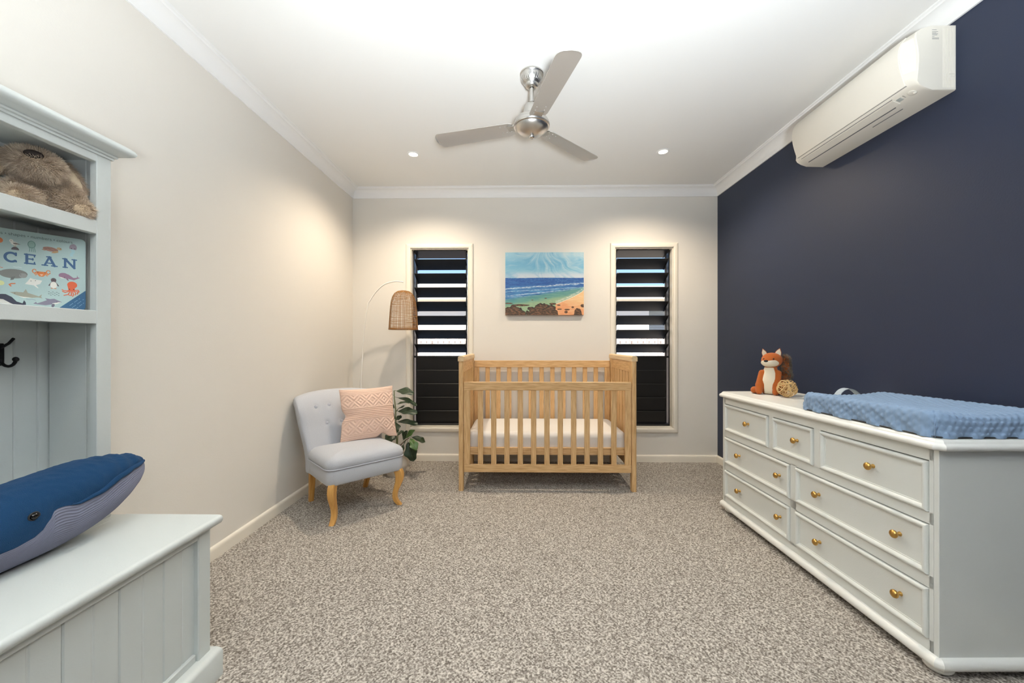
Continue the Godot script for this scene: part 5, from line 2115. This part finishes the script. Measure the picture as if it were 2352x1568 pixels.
# ------------------------------------------------------------------ shaggy dog on the top shelf
func dog() -> void:
	var t := thing("plush_dog", "shaggy cream plush dog with floppy ears, sitting on the top shelf of the hall stand", "soft toy", Vector3(-1.537, 1.5813, -1.254), deg_to_rad(52.3))
	var body := func(p: Vector3) -> float:
		var d := ell(p, Vector3(0, 0.062, -0.012), Vector3(0.058, 0.066, 0.046))
		d = smin(d, ell(p, Vector3(-0.030, 0.156, -0.008), Vector3(0.060, 0.046, 0.048)), 0.03)
		d = smin(d, ell(p, Vector3(-0.020, 0.142, 0.040), Vector3(0.052, 0.042, 0.040)), 0.022)
		d = smin(d, cap(p, Vector3(-0.03, 0.040, 0.01), Vector3(-0.058, 0.029, 0.060), 0.030, 0.028), 0.014)
		d = smin(d, cap(p, Vector3(0.03, 0.042, 0.01), Vector3(0.068, 0.026, 0.048), 0.032, 0.025), 0.014)
		d = smin(d, cap(p, Vector3(0.040, 0.095, 0.008), Vector3(0.060, 0.058, 0.030), 0.020, 0.018), 0.016)
		d = smin(d, cap(p, Vector3(-0.045, 0.090, 0.008), Vector3(-0.075, 0.055, 0.030), 0.020, 0.018), 0.016)
		return d
	var sk := nets(body, Vector3(-0.115, -0.004, -0.07), Vector3(0.115, 0.212, 0.105), 0.005)
	obj("body", sk, M.fur_skin, t)
	# linear colours
	fur("shaggy_fur", sk, 15000, 0.021, Vector3(0.05, -0.45, 0.1), Color(0.46, 0.34, 0.24), Color(0.95, 0.82, 0.66), t, 4, func(p: Vector3) -> bool: return not (Vector2((p.x + 0.030) / 0.019, (p.y - 0.166) / 0.010).length() < 1.0 and p.z > 0.06) and p.y > 0.006)
	var no := MB.new()
	no.ball(Vector3(-0.030, 0.166, 0.077), Vector3(0.021, 0.0125, 0.012), 20, 12)
	obj("nose", no, M.nose_brown, t)
	for s in [-1.0, 1.0]:
		var er := MB.new()
		var a := Vector3(-0.028 + s * 0.050, 0.183, -0.014)
		var b := Vector3(0.074, 0.096, 0.010) if s > 0 else Vector3(-0.118, 0.100, 0.010)
		var e := (b - a)
		var sd := Vector3(0.75, 0.45, 0.1).normalized() if s > 0 else Vector3(-0.75, 0.45, 0.1).normalized()
		sd = (sd - e.normalized() * sd.dot(e.normalized())).normalized()
		var nn := e.normalized().cross(sd)
		if nn.z < 0.0:
			nn = -nn
		for side in [1.0, -1.0]:
			er.grid(10, 14, func(u: float, w: float) -> Vector3:
				var q := u * 2.0 - 1.0
				var wd := 0.024 * pow(sin(PI * clampf(0.10 + w * 0.88, 0.0, 1.0)), 0.6)
				return a + e * w + sd * q * wd + nn * (side * 0.004 * sqrt(maxf(1.0 - q * q, 0.0)) + 0.010 * sin(PI * w)), false, false, (side > 0.0) == (e.cross(sd).dot(nn) > 0.0))
		var eo := obj("ear", er, M.fur_pad, t)
		var kk := nn
		var aa := a
		var ee := e
		var ss := sd
		fur("ear_fur", er, 1500, 0.019, e.normalized() * 0.8 - nn * 0.4, Color(0.38, 0.27, 0.18), Color(0.86, 0.71, 0.55), eo, 8, func(p: Vector3) -> bool:
			var lx := (p - aa).dot(ss)
			var back := (p - aa - ee * clampf((p - aa).dot(ee) / ee.length_squared(), 0, 1)).dot(kk) < 0.006
			return back or absf(lx) > 0.017)
	for c in [Vector3(-0.060, 0.026, 0.085), Vector3(0.072, 0.023, 0.071)]:
		var pd := MB.new()
		pd.ball(c, Vector3(0.021, 0.019, 0.009), 18, 10, Basis(Vector3.UP, 0.2))
		obj("foot_pad", pd, M.fur_pad, t)


# ------------------------------------------------------------------ board book
func ellipse(im: Image, c: Vector2, r: Vector2, col: Color, turn := 0.0, y0 := -9.0, y1 := 9.0) -> void:
	var W := im.get_width()
	var Hh := im.get_height()
	var m := maxf(r.x, r.y)
	for y in range(maxi(int((c.y - m) * Hh), 0), mini(int((c.y + m) * Hh) + 2, Hh)):
		for x in range(maxi(int((c.x - m) * W), 0), mini(int((c.x + m) * W) + 2, W)):
			var p := (Vector2((x + 0.5) / W, (y + 0.5) / Hh) - c).rotated(-turn)
			if (p / r).length() < 1.0 and p.y / r.y > y0 and p.y / r.y < y1:
				im.set_pixel(x, y, col)


func poly(im: Image, pts: Array, col: Color) -> void:
	var P := PackedVector2Array(pts)
	var lo := P[0]
	var hi := P[0]
	for p in P:
		lo = lo.min(p)
		hi = hi.max(p)
	var W := im.get_width()
	var Hh := im.get_height()
	for y in range(maxi(int(lo.y * Hh), 0), mini(int(hi.y * Hh) + 2, Hh)):
		for x in range(maxi(int(lo.x * W), 0), mini(int(hi.x * W) + 2, W)):
			if Geometry2D.is_point_in_polygon(Vector2((x + 0.5) / W, (y + 0.5) / Hh), P):
				im.set_pixel(x, y, col)


func stroke(im: Image, pts: Array, w: float, col: Color) -> void:
	for i in pts.size() - 1:
		var a: Vector2 = pts[i]
		var b: Vector2 = pts[i + 1]
		var W := im.get_width()
		var Hh := im.get_height()
		for y in range(maxi(int((minf(a.y, b.y) - w) * Hh), 0), mini(int((maxf(a.y, b.y) + w) * Hh) + 2, Hh)):
			for x in range(maxi(int((minf(a.x, b.x) - w) * W), 0), mini(int((maxf(a.x, b.x) + w) * W) + 2, W)):
				var p := Vector2((x + 0.5) / W, (y + 0.5) / Hh)
				if p.distance_to(Geometry2D.get_closest_point_to_segment(p, a, b)) < w * 0.5:
					im.set_pixel(x, y, col)


func arc(c: Vector2, r: Vector2, a0: float, a1: float, n := 16) -> Array:
	var out := []
	for i in n + 1:
		var a := lerpf(a0, a1, float(i) / n)
		out.append(c + Vector2(cos(a) * r.x, sin(a) * r.y))
	return out


func cover_image() -> Image:
	var im := Image.create(700, 724, false, Image.FORMAT_RGB8)
	im.fill(c8(178, 200, 196))
	var ink := c8(66, 100, 138)
	var dk := c8(52, 52, 58)
	# the title in slab letters
	var y0 := 0.302
	var y1 := 0.418
	var w := 0.026
	var V := func(x: float, y: float) -> Vector2: return Vector2(x, y)
	stroke(im, arc(Vector2(0.145, 0.360), Vector2(0.050, 0.056), 0, TAU, 36), w, ink)
	stroke(im, arc(Vector2(0.325, 0.360), Vector2(0.050, 0.056), deg_to_rad(48), deg_to_rad(312), 30), w, ink)
	stroke(im, [V.call(0.364, 0.302), V.call(0.364, 0.332)], 0.018, ink)
	stroke(im, [V.call(0.358, 0.398), V.call(0.366, 0.412)], 0.018, ink)
	stroke(im, [V.call(0.456, y0), V.call(0.456, y1)], w, ink)
	for y in [y0, y1]:
		stroke(im, [V.call(0.440, y), V.call(0.526, y)], 0.018, ink)
	stroke(im, [V.call(0.456, 0.358), V.call(0.508, 0.358)], 0.016, ink)
	for s in [[0.522, y0 + 0.012], [0.522, y1 - 0.012], [0.507, 0.358]]:
		stroke(im, [V.call(s[0], s[1] - 0.010), V.call(s[0], s[1] + 0.010)], 0.014, ink)
	stroke(im, [V.call(0.655, y0), V.call(0.612, y1)], 0.020, ink)
	stroke(im, [V.call(0.655, y0), V.call(0.702, y1)], w, ink)
	stroke(im, [V.call(0.632, y0), V.call(0.668, y0)], 0.016, ink)
	stroke(im, [V.call(0.630, 0.385), V.call(0.686, 0.385)], 0.015, ink)
	stroke(im, [V.call(0.590, y1), V.call(0.636, y1)], 0.016, ink)
	stroke(im, [V.call(0.676, y1), V.call(0.724, y1)], 0.016, ink)
	stroke(im, [V.call(0.800, y0), V.call(0.800, y1)], 0.022, ink)
	stroke(im, [V.call(0.888, y0), V.call(0.888, y1)], 0.022, ink)
	stroke(im, [V.call(0.800, y0), V.call(0.888, y1)], w, ink)
	stroke(im, [V.call(0.780, y0), V.call(0.815, y0)], 0.016, ink)
	stroke(im, [V.call(0.782, y1), V.call(0.820, y1)], 0.016, ink)
	stroke(im, [V.call(0.868, y0), V.call(0.908, y0)], 0.016, ink)
	# gull on a rock
	var white := c8(236, 232, 222)
	ellipse(im, Vector2(0.352, 0.180), Vector2(0.032, 0.022), white, 0.2)
	ellipse(im, Vector2(0.326, 0.150), Vector2(0.017, 0.020), white)
	poly(im, [V.call(0.315, 0.150), V.call(0.340, 0.150), V.call(0.350, 0.185), V.call(0.325, 0.185)], white)
	poly(im, [V.call(0.340, 0.172), V.call(0.365, 0.168), V.call(0.405, 0.184), V.call(0.365, 0.192), V.call(0.345, 0.188)], c8(138, 130, 120))
	ellipse(im, Vector2(0.324, 0.146), Vector2(0.003, 0.003), dk)
	stroke(im, [V.call(0.350, 0.20), V.call(0.350, 0.228)], 0.004, c8(190, 140, 90))
	stroke(im, [V.call(0.362, 0.20), V.call(0.362, 0.228)], 0.004, c8(190, 140, 90))
	ellipse(im, Vector2(0.358, 0.258), Vector2(0.032, 0.036), c8(96, 86, 88), 0.0, -1.0, 0.1)
	# outlined jelly
	ellipse(im, Vector2(0.497, 0.165), Vector2(0.032, 0.045), c8(150, 182, 172))
	stroke(im, arc(Vector2(0.497, 0.165), Vector2(0.032, 0.045), 0, TAU, 26), 0.005, c8(92, 132, 122))
	for k in 4:
		stroke(im, [V.call(0.475 + 0.014 * k, 0.200), V.call(0.482 + 0.015 * k, 0.230), V.call(0.478 + 0.017 * k, 0.260)], 0.005, c8(104, 146, 136))
	# turtle
	ellipse(im, Vector2(0.665, 0.195), Vector2(0.070, 0.030), c8(168, 128, 112), 0.10)
	for k in 26:
		ellipse(im, Vector2(0.607 + 0.011 * (k % 12), 0.178 + 0.013 * (k / 9) + 0.004 * (k % 3)), Vector2(0.005, 0.004), c8(134, 96, 84))
	ellipse(im, Vector2(0.745, 0.175), Vector2(0.024, 0.018), c8(184, 156, 116), 0.2)
	ellipse(im, Vector2(0.758, 0.172), Vector2(0.004, 0.004), dk)
	poly(im, [V.call(0.700, 0.210), V.call(0.735, 0.205), V.call(0.735, 0.228), V.call(0.705, 0.242), V.call(0.668, 0.245)], c8(184, 150, 108))
	poly(im, [V.call(0.60, 0.20), V.call(0.585, 0.21), V.call(0.61, 0.222), V.call(0.63, 0.215)], c8(172, 138, 116))
	# pink-grey jelly
	ellipse(im, Vector2(0.876, 0.135), Vector2(0.036, 0.052), c8(154, 142, 152), 0.15, -1.0, 0.45)
	for k in 3:
		stroke(im, [V.call(0.862 + 0.012 * k, 0.165), V.call(0.868 + 0.010 * k, 0.20), V.call(0.850 + 0.012 * k, 0.225), V.call(0.852 + 0.008 * k, 0.255)], 0.009, c8(168, 204, 208))
	for x in [0.860, 0.893]:
		ellipse(im, Vector2(x, 0.147), Vector2(0.005, 0.005), dk)
	# orange crab at the far left and its kin in the second row
	ellipse(im, Vector2(0.225, 0.16), Vector2(0.034, 0.036), c8(222, 128, 74))
	ellipse(im, Vector2(0.12, 0.17), Vector2(0.05, 0.025), c8(96, 140, 150))
	var or_ := c8(222, 128, 66)
	poly(im, [V.call(0.537, 0.510), V.call(0.628, 0.510), V.call(0.622, 0.545), V.call(0.600, 0.575), V.call(0.565, 0.575), V.call(0.545, 0.545)], or_)
	poly(im, [V.call(0.566, 0.548), V.call(0.602, 0.548), V.call(0.584, 0.562)], white)
	for s in [-1.0, 1.0]:
		var cx: float = 0.583 + s * 0.062
		stroke(im, arc(Vector2(cx, 0.510), Vector2(0.017, 0.024), 0.3, TAU - 0.5, 18), 0.009, or_)
		for k in 3:
			stroke(im, [V.call(0.583 + s * 0.042, 0.532 + 0.01 * k), V.call(0.583 + s * (0.064 - 0.006 * k), 0.545 + 0.010 * k)], 0.006, or_)
		ellipse(im, Vector2(0.583 + s * 0.032, 0.520), Vector2(0.005, 0.005), dk)
	# grey whale
	var gw := c8(128, 128, 122)
	ellipse(im, Vector2(0.345, 0.570), Vector2(0.118, 0.060), gw, -0.06)
	poly(im, [V.call(0.28, 0.60), V.call(0.24, 0.595), V.call(0.16, 0.565), V.call(0.13, 0.53), V.call(0.20, 0.55), V.call(0.27, 0.54)], gw)
	poly(im, [V.call(0.36, 0.60), V.call(0.345, 0.645), V.call(0.318, 0.655), V.call(0.325, 0.615)], c8(112, 112, 108))
	ellipse(im, Vector2(0.425, 0.585), Vector2(0.034, 0.030), c8(150, 150, 144), -0.3)
	ellipse(im, Vector2(0.405, 0.577), Vector2(0.004, 0.004), dk)
	stroke(im, [V.call(0.345, 0.478), V.call(0.365, 0.486), V.call(0.385, 0.478), V.call(0.41, 0.484)], 0.006, c8(214, 222, 218))
	# purple whale
	var pw := c8(150, 118, 138)
	ellipse(im, Vector2(0.785, 0.535), Vector2(0.046, 0.038), pw)
	poly(im, [V.call(0.790, 0.50), V.call(0.835, 0.515), V.call(0.880, 0.555), V.call(0.912, 0.548), V.call(0.916, 0.512), V.call(0.922, 0.54), V.call(0.945, 0.548), V.call(0.920, 0.562), V.call(0.885, 0.585), V.call(0.835, 0.575), V.call(0.785, 0.570)], pw)
	poly(im, [V.call(0.742, 0.553), V.call(0.775, 0.562), V.call(0.800, 0.573), V.call(0.765, 0.572)], white)
	poly(im, [V.call(0.815, 0.565), V.call(0.836, 0.59), V.call(0.828, 0.60), V.call(0.812, 0.58)], c8(126, 96, 116))
	ellipse(im, Vector2(0.795, 0.555), Vector2(0.004, 0.004), dk)
	# ray
	poly(im, [V.call(0.486, 0.605), V.call(0.512, 0.618), V.call(0.590, 0.628), V.call(0.572, 0.675), V.call(0.535, 0.695), V.call(0.560, 0.735), V.call(0.545, 0.730), V.call(0.515, 0.700), V.call(0.470, 0.695), V.call(0.440, 0.690), V.call(0.462, 0.655)], white)
	for x in [0.492, 0.530]:
		ellipse(im, Vector2(x, 0.645 - (x - 0.49) * 0.2), Vector2(0.004, 0.004), dk)
	# penguin
	poly(im, [V.call(0.675, 0.63), V.call(0.645, 0.685), V.call(0.655, 0.69), V.call(0.675, 0.665)], c8(96, 78, 84))
	poly(im, [V.call(0.712, 0.63), V.call(0.744, 0.682), V.call(0.736, 0.69), V.call(0.712, 0.66)], c8(84, 70, 76))
	ellipse(im, Vector2(0.693, 0.610), Vector2(0.025, 0.030), c8(96, 84, 88))
	poly(im, [V.call(0.676, 0.600), V.call(0.662, 0.598), V.call(0.676, 0.610)], c8(150, 96, 84))
	ellipse(im, Vector2(0.693, 0.675), Vector2(0.031, 0.045), white)
	ellipse(im, Vector2(0.694, 0.607), Vector2(0.004, 0.004), dk)
	for x in [0.676, 0.708]:
		ellipse(im, Vector2(x, 0.721), Vector2(0.013, 0.005), c8(206, 130, 90))
	# shrimp
	stroke(im, [V.call(0.355, 0.695), V.call(0.325, 0.700), V.call(0.310, 0.712), V.call(0.322, 0.730)], 0.014, c8(216, 120, 74))
	ellipse(im, Vector2(0.24, 0.70), Vector2(0.03, 0.03), c8(222, 222, 160))
	# octopus
	var oc := c8(222, 102, 62)
	ellipse(im, Vector2(0.868, 0.655), Vector2(0.048, 0.048), oc, 0.2)
	poly(im, [V.call(0.820, 0.655), V.call(0.895, 0.70), V.call(0.890, 0.745), V.call(0.835, 0.745)], oc)
	for q in [[0.835, 0.735, 0.79, 0.742, 0.772, 0.728], [0.835, 0.745, 0.80, 0.765, 0.775, 0.750], [0.845, 0.75, 0.83, 0.79, 0.79, 0.805], [0.858, 0.75, 0.862, 0.80, 0.838, 0.798], [0.872, 0.75, 0.882, 0.79, 0.872, 0.812], [0.884, 0.742, 0.905, 0.765, 0.897, 0.79], [0.890, 0.735, 0.925, 0.745, 0.918, 0.775], [0.890, 0.725, 0.925, 0.72, 0.935, 0.745]]:
		stroke(im, [V.call(q[0], q[1]), V.call(q[2], q[3]), V.call(q[4], q[5])], 0.011, oc)
	for x in [0.842, 0.882]:
		ellipse(im, Vector2(x, 0.715), Vector2(0.006, 0.006), dk)
	# shark
	var sh := c8(164, 160, 142)
	poly(im, [V.call(0.312, 0.808), V.call(0.37, 0.800), V.call(0.425, 0.802), V.call(0.448, 0.757), V.call(0.465, 0.805), V.call(0.52, 0.825), V.call(0.560, 0.842), V.call(0.588, 0.812), V.call(0.580, 0.845), V.call(0.592, 0.865), V.call(0.555, 0.856), V.call(0.49, 0.868), V.call(0.43, 0.865), V.call(0.36, 0.840)], sh)
	poly(im, [V.call(0.38, 0.852), V.call(0.43, 0.860), V.call(0.50, 0.864), V.call(0.43, 0.874)], white)
	ellipse(im, Vector2(0.355, 0.818), Vector2(0.004, 0.004), dk)
	# dark whale at the lower left
	var ok := c8(58, 60, 76)
	poly(im, [V.call(0.16, 0.88), V.call(0.22, 0.84), V.call(0.28, 0.838), V.call(0.33, 0.87), V.call(0.37, 0.925), V.call(0.42, 0.945), V.call(0.432, 0.905), V.call(0.445, 0.925), V.call(0.450, 0.960), V.call(0.40, 0.972), V.call(0.34, 0.965), V.call(0.28, 0.92), V.call(0.20, 0.89)], ok)
	poly(im, [V.call(0.18, 0.90), V.call(0.26, 0.905), V.call(0.32, 0.95), V.call(0.36, 0.972), V.call(0.30, 0.975), V.call(0.22, 0.945)], white)
	stroke(im, [V.call(0.452, 0.885), V.call(0.475, 0.893), V.call(0.50, 0.885), V.call(0.53, 0.895)], 0.005, c8(140, 150, 168))
	# dolphin
	var dl := c8(136, 130, 146)
	poly(im, [V.call(0.512, 0.942), V.call(0.535, 0.915), V.call(0.545, 0.935), V.call(0.60, 0.905), V.call(0.632, 0.885), V.call(0.615, 0.860), V.call(0.660, 0.868), V.call(0.70, 0.860), V.call(0.74, 0.885), V.call(0.772, 0.900), V.call(0.74, 0.910), V.call(0.69, 0.935), V.call(0.62, 0.955), V.call(0.55, 0.948)], dl)
	poly(im, [V.call(0.68, 0.925), V.call(0.74, 0.905), V.call(0.765, 0.903), V.call(0.73, 0.925), V.call(0.69, 0.940)], white)
	ellipse(im, Vector2(0.688, 0.952), Vector2(0.014, 0.024), c8(112, 108, 122), 0.3)
	ellipse(im, Vector2(0.722, 0.902), Vector2(0.004, 0.004), dk)
	# little fish
	for k in 12:
		stroke(im, [V.call(0.645 + 0.018 * (k % 6), 0.770 + 0.014 * (k % 4)), V.call(0.655 + 0.018 * (k % 6), 0.771 + 0.014 * (k % 4))], 0.005, c8(74, 80, 84))
	for k in 3:
		stroke(im, [V.call(0.20 + 0.02 * k, 0.48 + 0.012 * k), V.call(0.215 + 0.02 * k, 0.481 + 0.012 * k)], 0.007, c8(214, 110, 80))
	# blue corner with pale print too small to read
	var bc := c8(56, 100, 134)
	poly(im, [V.call(1.01, 0.708), V.call(1.01, 1.01), V.call(0.716, 1.01)], bc)
	var dirv := Vector2(0.0, 0.0)
	for row in [[0.845, 0.940, 0.945, 0.832], [0.868, 0.968, 0.985, 0.838], [0.900, 0.985, 0.985, 0.890]]:
		var a := Vector2(row[0], row[1])
		var b := Vector2(row[2], row[3])
		for k in 9:
			if k % 4 == 3:
				continue
			var p := a.lerp(b, k / 9.0)
			stroke(im, [p, p + (b - a) * 0.06], 0.007, c8(120, 156, 184))
	# soft print grain
	var r := RandomNumberGenerator.new()
	r.seed = 2
	for y in im.get_height():
		for x in im.get_width():
			var c := im.get_pixel(x, y)
			var g := r.randf_range(0.975, 1.025)
			im.set_pixel(x, y, Color(c.r * g, c.g * g, c.b * g))
	return im


func board_book() -> void:
	var t := thing("board_book", "pale blue-green ocean board book covered in sea animals, standing on the lower shelf", "book", Vector3(-1.539, 1.2768, -1.214), deg_to_rad(56))
	var w := 0.116
	var h := 0.240
	var cm := mat(Color.WHITE, 0.45)
	cm.albedo_texture = ImageTexture.create_from_image(cover_image())
	cm.texture_repeat = false
	var out := []
	var r := 0.012
	for i in 9:
		var a := -PI / 2 + PI / 2 * i / 8
		out.append(Vector2(w - r + r * cos(a), r + r * sin(a)))
	for i in 9:
		var a := PI / 2 * i / 8
		out.append(Vector2(w - r + r * cos(a), h - r + r * sin(a)))
	out.append(Vector2(-w, h))
	out.append(Vector2(-w, 0))
	var f := MB.new()
	var pts := []
	var uvs := []
	for p in out:
		pts.append(Vector3(p.x, p.y, 0.0))
		uvs.append(Vector2((p.x + w) / (2 * w), 1.0 - p.y / h))
	f.face(pts, Vector3(0, 0, 1), uvs)
	obj("cover", f, cm, t)
	var pg := MB.new()
	var o2 := []
	for p in out:
		o2.append(Vector2(p.x, p.y))
	pg.prism(o2, -0.018, -0.0004)
	obj("board_pages", pg, M.card, t)
	var words := text("cover_words", "words • shapes • numbers • colours", 0.0062, 0.0003, M.print_dark, t, Transform3D(Basis(), Vector3(0, h * 0.932, 0.0001)))
	var ab: AABB = words.mesh.get_aabb()
	var k := 0.172 / maxf(ab.size.x, 0.001)
	words.scale = Vector3(k, k, 1.0)
	words.position = Vector3(-(ab.position.x + ab.size.x / 2) * k, h * 0.932 - (ab.position.y + ab.size.y / 2) * k, 0.0002)


# ------------------------------------------------------------------ fox on the dresser
func fox() -> void:
	var t := thing("plush_fox", "rust orange plush fox with a cream belly, sitting on the far end of the dresser", "soft toy", Vector3(1.658, 0.8302, -2.622), deg_to_rad(-38))
	var sx := 0.86
	var torso := func(p: Vector3) -> float:
		var d := ell(p, Vector3(0.004, 0.062, -0.008), Vector3(0.066, 0.072, 0.055))
		return smin(d, cap(p, Vector3(0.006, 0.10, -0.004), Vector3(0.010, 0.170, 0.0), 0.046, 0.036), 0.04)
	var head := func(p: Vector3) -> float:
		var d := ell(p, Vector3(0.016, 0.226, 0.0), Vector3(0.060, 0.049, 0.050))
		return smin(d, ell(p, Vector3(-0.004, 0.213, 0.040), Vector3(0.034, 0.024, 0.026)), 0.025)
	var body := func(p: Vector3) -> float:
		var d: float = smin(torso.call(p), head.call(p), 0.008)
		d = smin(d, cap(p, Vector3(-0.038, 0.140, 0.012), Vector3(-0.052, 0.060, 0.034), 0.020, 0.021), 0.012)
		d = smin(d, cap(p, Vector3(-0.052, 0.060, 0.034), Vector3(-0.050, 0.020, 0.052), 0.021, 0.0195), 0.006)
		d = smin(d, cap(p, Vector3(0.052, 0.140, 0.012), Vector3(0.046, 0.060, 0.036), 0.020, 0.021), 0.012)
		d = smin(d, cap(p, Vector3(0.046, 0.060, 0.036), Vector3(0.042, 0.020, 0.056), 0.021, 0.0195), 0.006)
		d = smin(d, ell(p, Vector3(-0.080, 0.024, 0.012), Vector3(0.024, 0.023, 0.032)), 0.008)
		return smin(d, ell(p, Vector3(0.074, 0.044, 0.0), Vector3(0.030, 0.044, 0.042)), 0.015)
	obj("body", nets(body, Vector3(-0.118, -0.003, -0.075), Vector3(0.118, 0.284, 0.085), 0.0052), M.fox_fur, t)
	var bel := func(p: Vector3) -> float:
		var hw: float
		if p.y > 0.118:
			hw = lerpf(0.042, 0.027, (p.y - 0.118) / 0.058)
		elif p.y > 0.07:
			hw = lerpf(0.026, 0.042, (p.y - 0.07) / 0.048)
		else:
			hw = 0.025
		return maxf(maxf((torso.call(p) as float) - 0.0028, absf(p.x - 0.002) - hw), maxf(-p.z + 0.01, maxf(p.y - 0.178, 0.004 - p.y)))
	obj("belly_patch", nets(bel, Vector3(-0.055, 0.0, 0.0), Vector3(0.06, 0.186, 0.07), 0.004), M.fox_cream, t)
	var muz := func(p: Vector3) -> float:
		var q := Vector2((p.x - 0.008) / 0.050, (p.y - 0.207) / 0.026)
		var brow := p.y - (0.222 + 0.12 * absf(p.x + 0.010) - 0.35 * maxf(0.012 - absf(p.x + 0.010), 0.0))
		return maxf(maxf((head.call(p) as float) - 0.0025, (q.length() - 1.0) * 0.025), maxf(brow, -p.z + 0.01))
	obj("muzzle", nets(muz, Vector3(-0.05, 0.172, 0.0), Vector3(0.066, 0.240, 0.075), 0.0033), M.fox_cream, t)
	var no := MB.new()
	no.ball(Vector3(-0.010, 0.2205, 0.066), Vector3(0.0125, 0.0075, 0.0065), 16, 10)
	obj("nose", no, M.black_shine, t)
	for x in [-0.024, 0.030]:
		var e := MB.new()
		var z := 0.05
		for k in 60:
			if (head.call(Vector3(x, 0.2345, z)) as float) > 0.0:
				z -= 0.001
			else:
				break
		e.ball(Vector3(x, 0.2345, z + 0.001), Vector3.ONE * 0.0045, 14, 8)
		obj("eye", e, M.black_shine, t)
	for s in [[-0.034, 0.245, -0.037, 0.302, -0.010, 0.268, 0.3], [0.064, 0.245, 0.060, 0.306, 0.030, 0.270, -0.3]]:
		for part in 2:
			var er := MB.new()
			var g := 0.004 if part == 0 else 0.0055
			var sh := 0.0 if part == 0 else 0.15
			var a := Vector2(s[0], s[1])
			var b := Vector2(s[2], s[3])
			var c := Vector2(s[4], s[5])
			var m := (a + b + c) / 3.0
			var pts := []
			for k in 24:
				var f := k / 24.0 * 3.0
				var q: Vector2
				if f < 1.0:
					q = a.lerp(b, f) + (a.lerp(b, f) - m).normalized() * 0.006 * sin(PI * f)
				elif f < 2.0:
					q = b.lerp(c, f - 1.0) + (b.lerp(c, f - 1.0) - m).normalized() * 0.004 * sin(PI * (f - 1.0))
				else:
					q = c.lerp(a, f - 2.0)
				pts.append(q.lerp(m, sh))
			var z0 := -0.004 - g if part == 0 else 0.0
			var z1 := g - 0.004 if part == 0 else g - 0.0025
			er.prism(pts, z0, z1)
			obj("ear" if part == 0 else "inner_ear", er, M.fox_fur if part == 0 else M.fox_cream, t)
	# brush of a tail, up behind the right shoulder
	var tl := func(p: Vector3) -> float:
		return smin(cap(p, Vector3(0.045, 0.035, -0.060), Vector3(0.088, 0.12, -0.045), 0.020, 0.028), cap(p, Vector3(0.088, 0.12, -0.045), Vector3(0.086, 0.235, -0.042), 0.028, 0.022), 0.01)
	var tm := nets(tl, Vector3(0.015, 0.005, -0.09), Vector3(0.125, 0.265, -0.005), 0.006)
	var to := obj("tail", tm, M.fox_fur, t)
	fur("tail_fur", tm, 2600, 0.016, Vector3(0, 0.3, 0), Color(0.05, 0.04, 0.03), Color(0.38, 0.32, 0.25), to, 9)


# ------------------------------------------------------------------ ball of vine
func rattan_ball() -> void:
	var t := thing("vine_ball", "small ball woven from pale vine, beside the plush fox on the dresser", "ornament", Vector3(1.668, 0.8302, -2.462))
	var r := RandomNumberGenerator.new()
	r.seed = 21
	var R := 0.0545
	for i in 19:
		var ax := Vector3(r.randfn(), r.randfn(), r.randfn()).normalized()
		var u := ax.cross(Vector3(0.3, 0.8, 0.5)).normalized()
		var w := ax.cross(u)
		var off := r.randf_range(-0.75, 0.75) * R
		var rr := sqrt(R * R - off * off)
		var pts := []
		var ph := r.randf_range(0, TAU)
		for k in 40:
			var a := TAU * k / 40.0
			var wob := 1.0 + 0.05 * sin(a * 2.0 + ph)
			var p := ax * (off + 0.004 * sin(a * 3.0 + ph)) + (u * cos(a) + w * sin(a)) * rr
			pts.append(p.normalized() * R * (0.95 + 0.06 * sin(a * 2.0 + ph)) + Vector3.UP * 0.0575)
		var m := MB.new()
		m.tube(pts, r.randf_range(0.0015, 0.0024), 6, true)
		obj("vine_strand", m, M.vine, t)
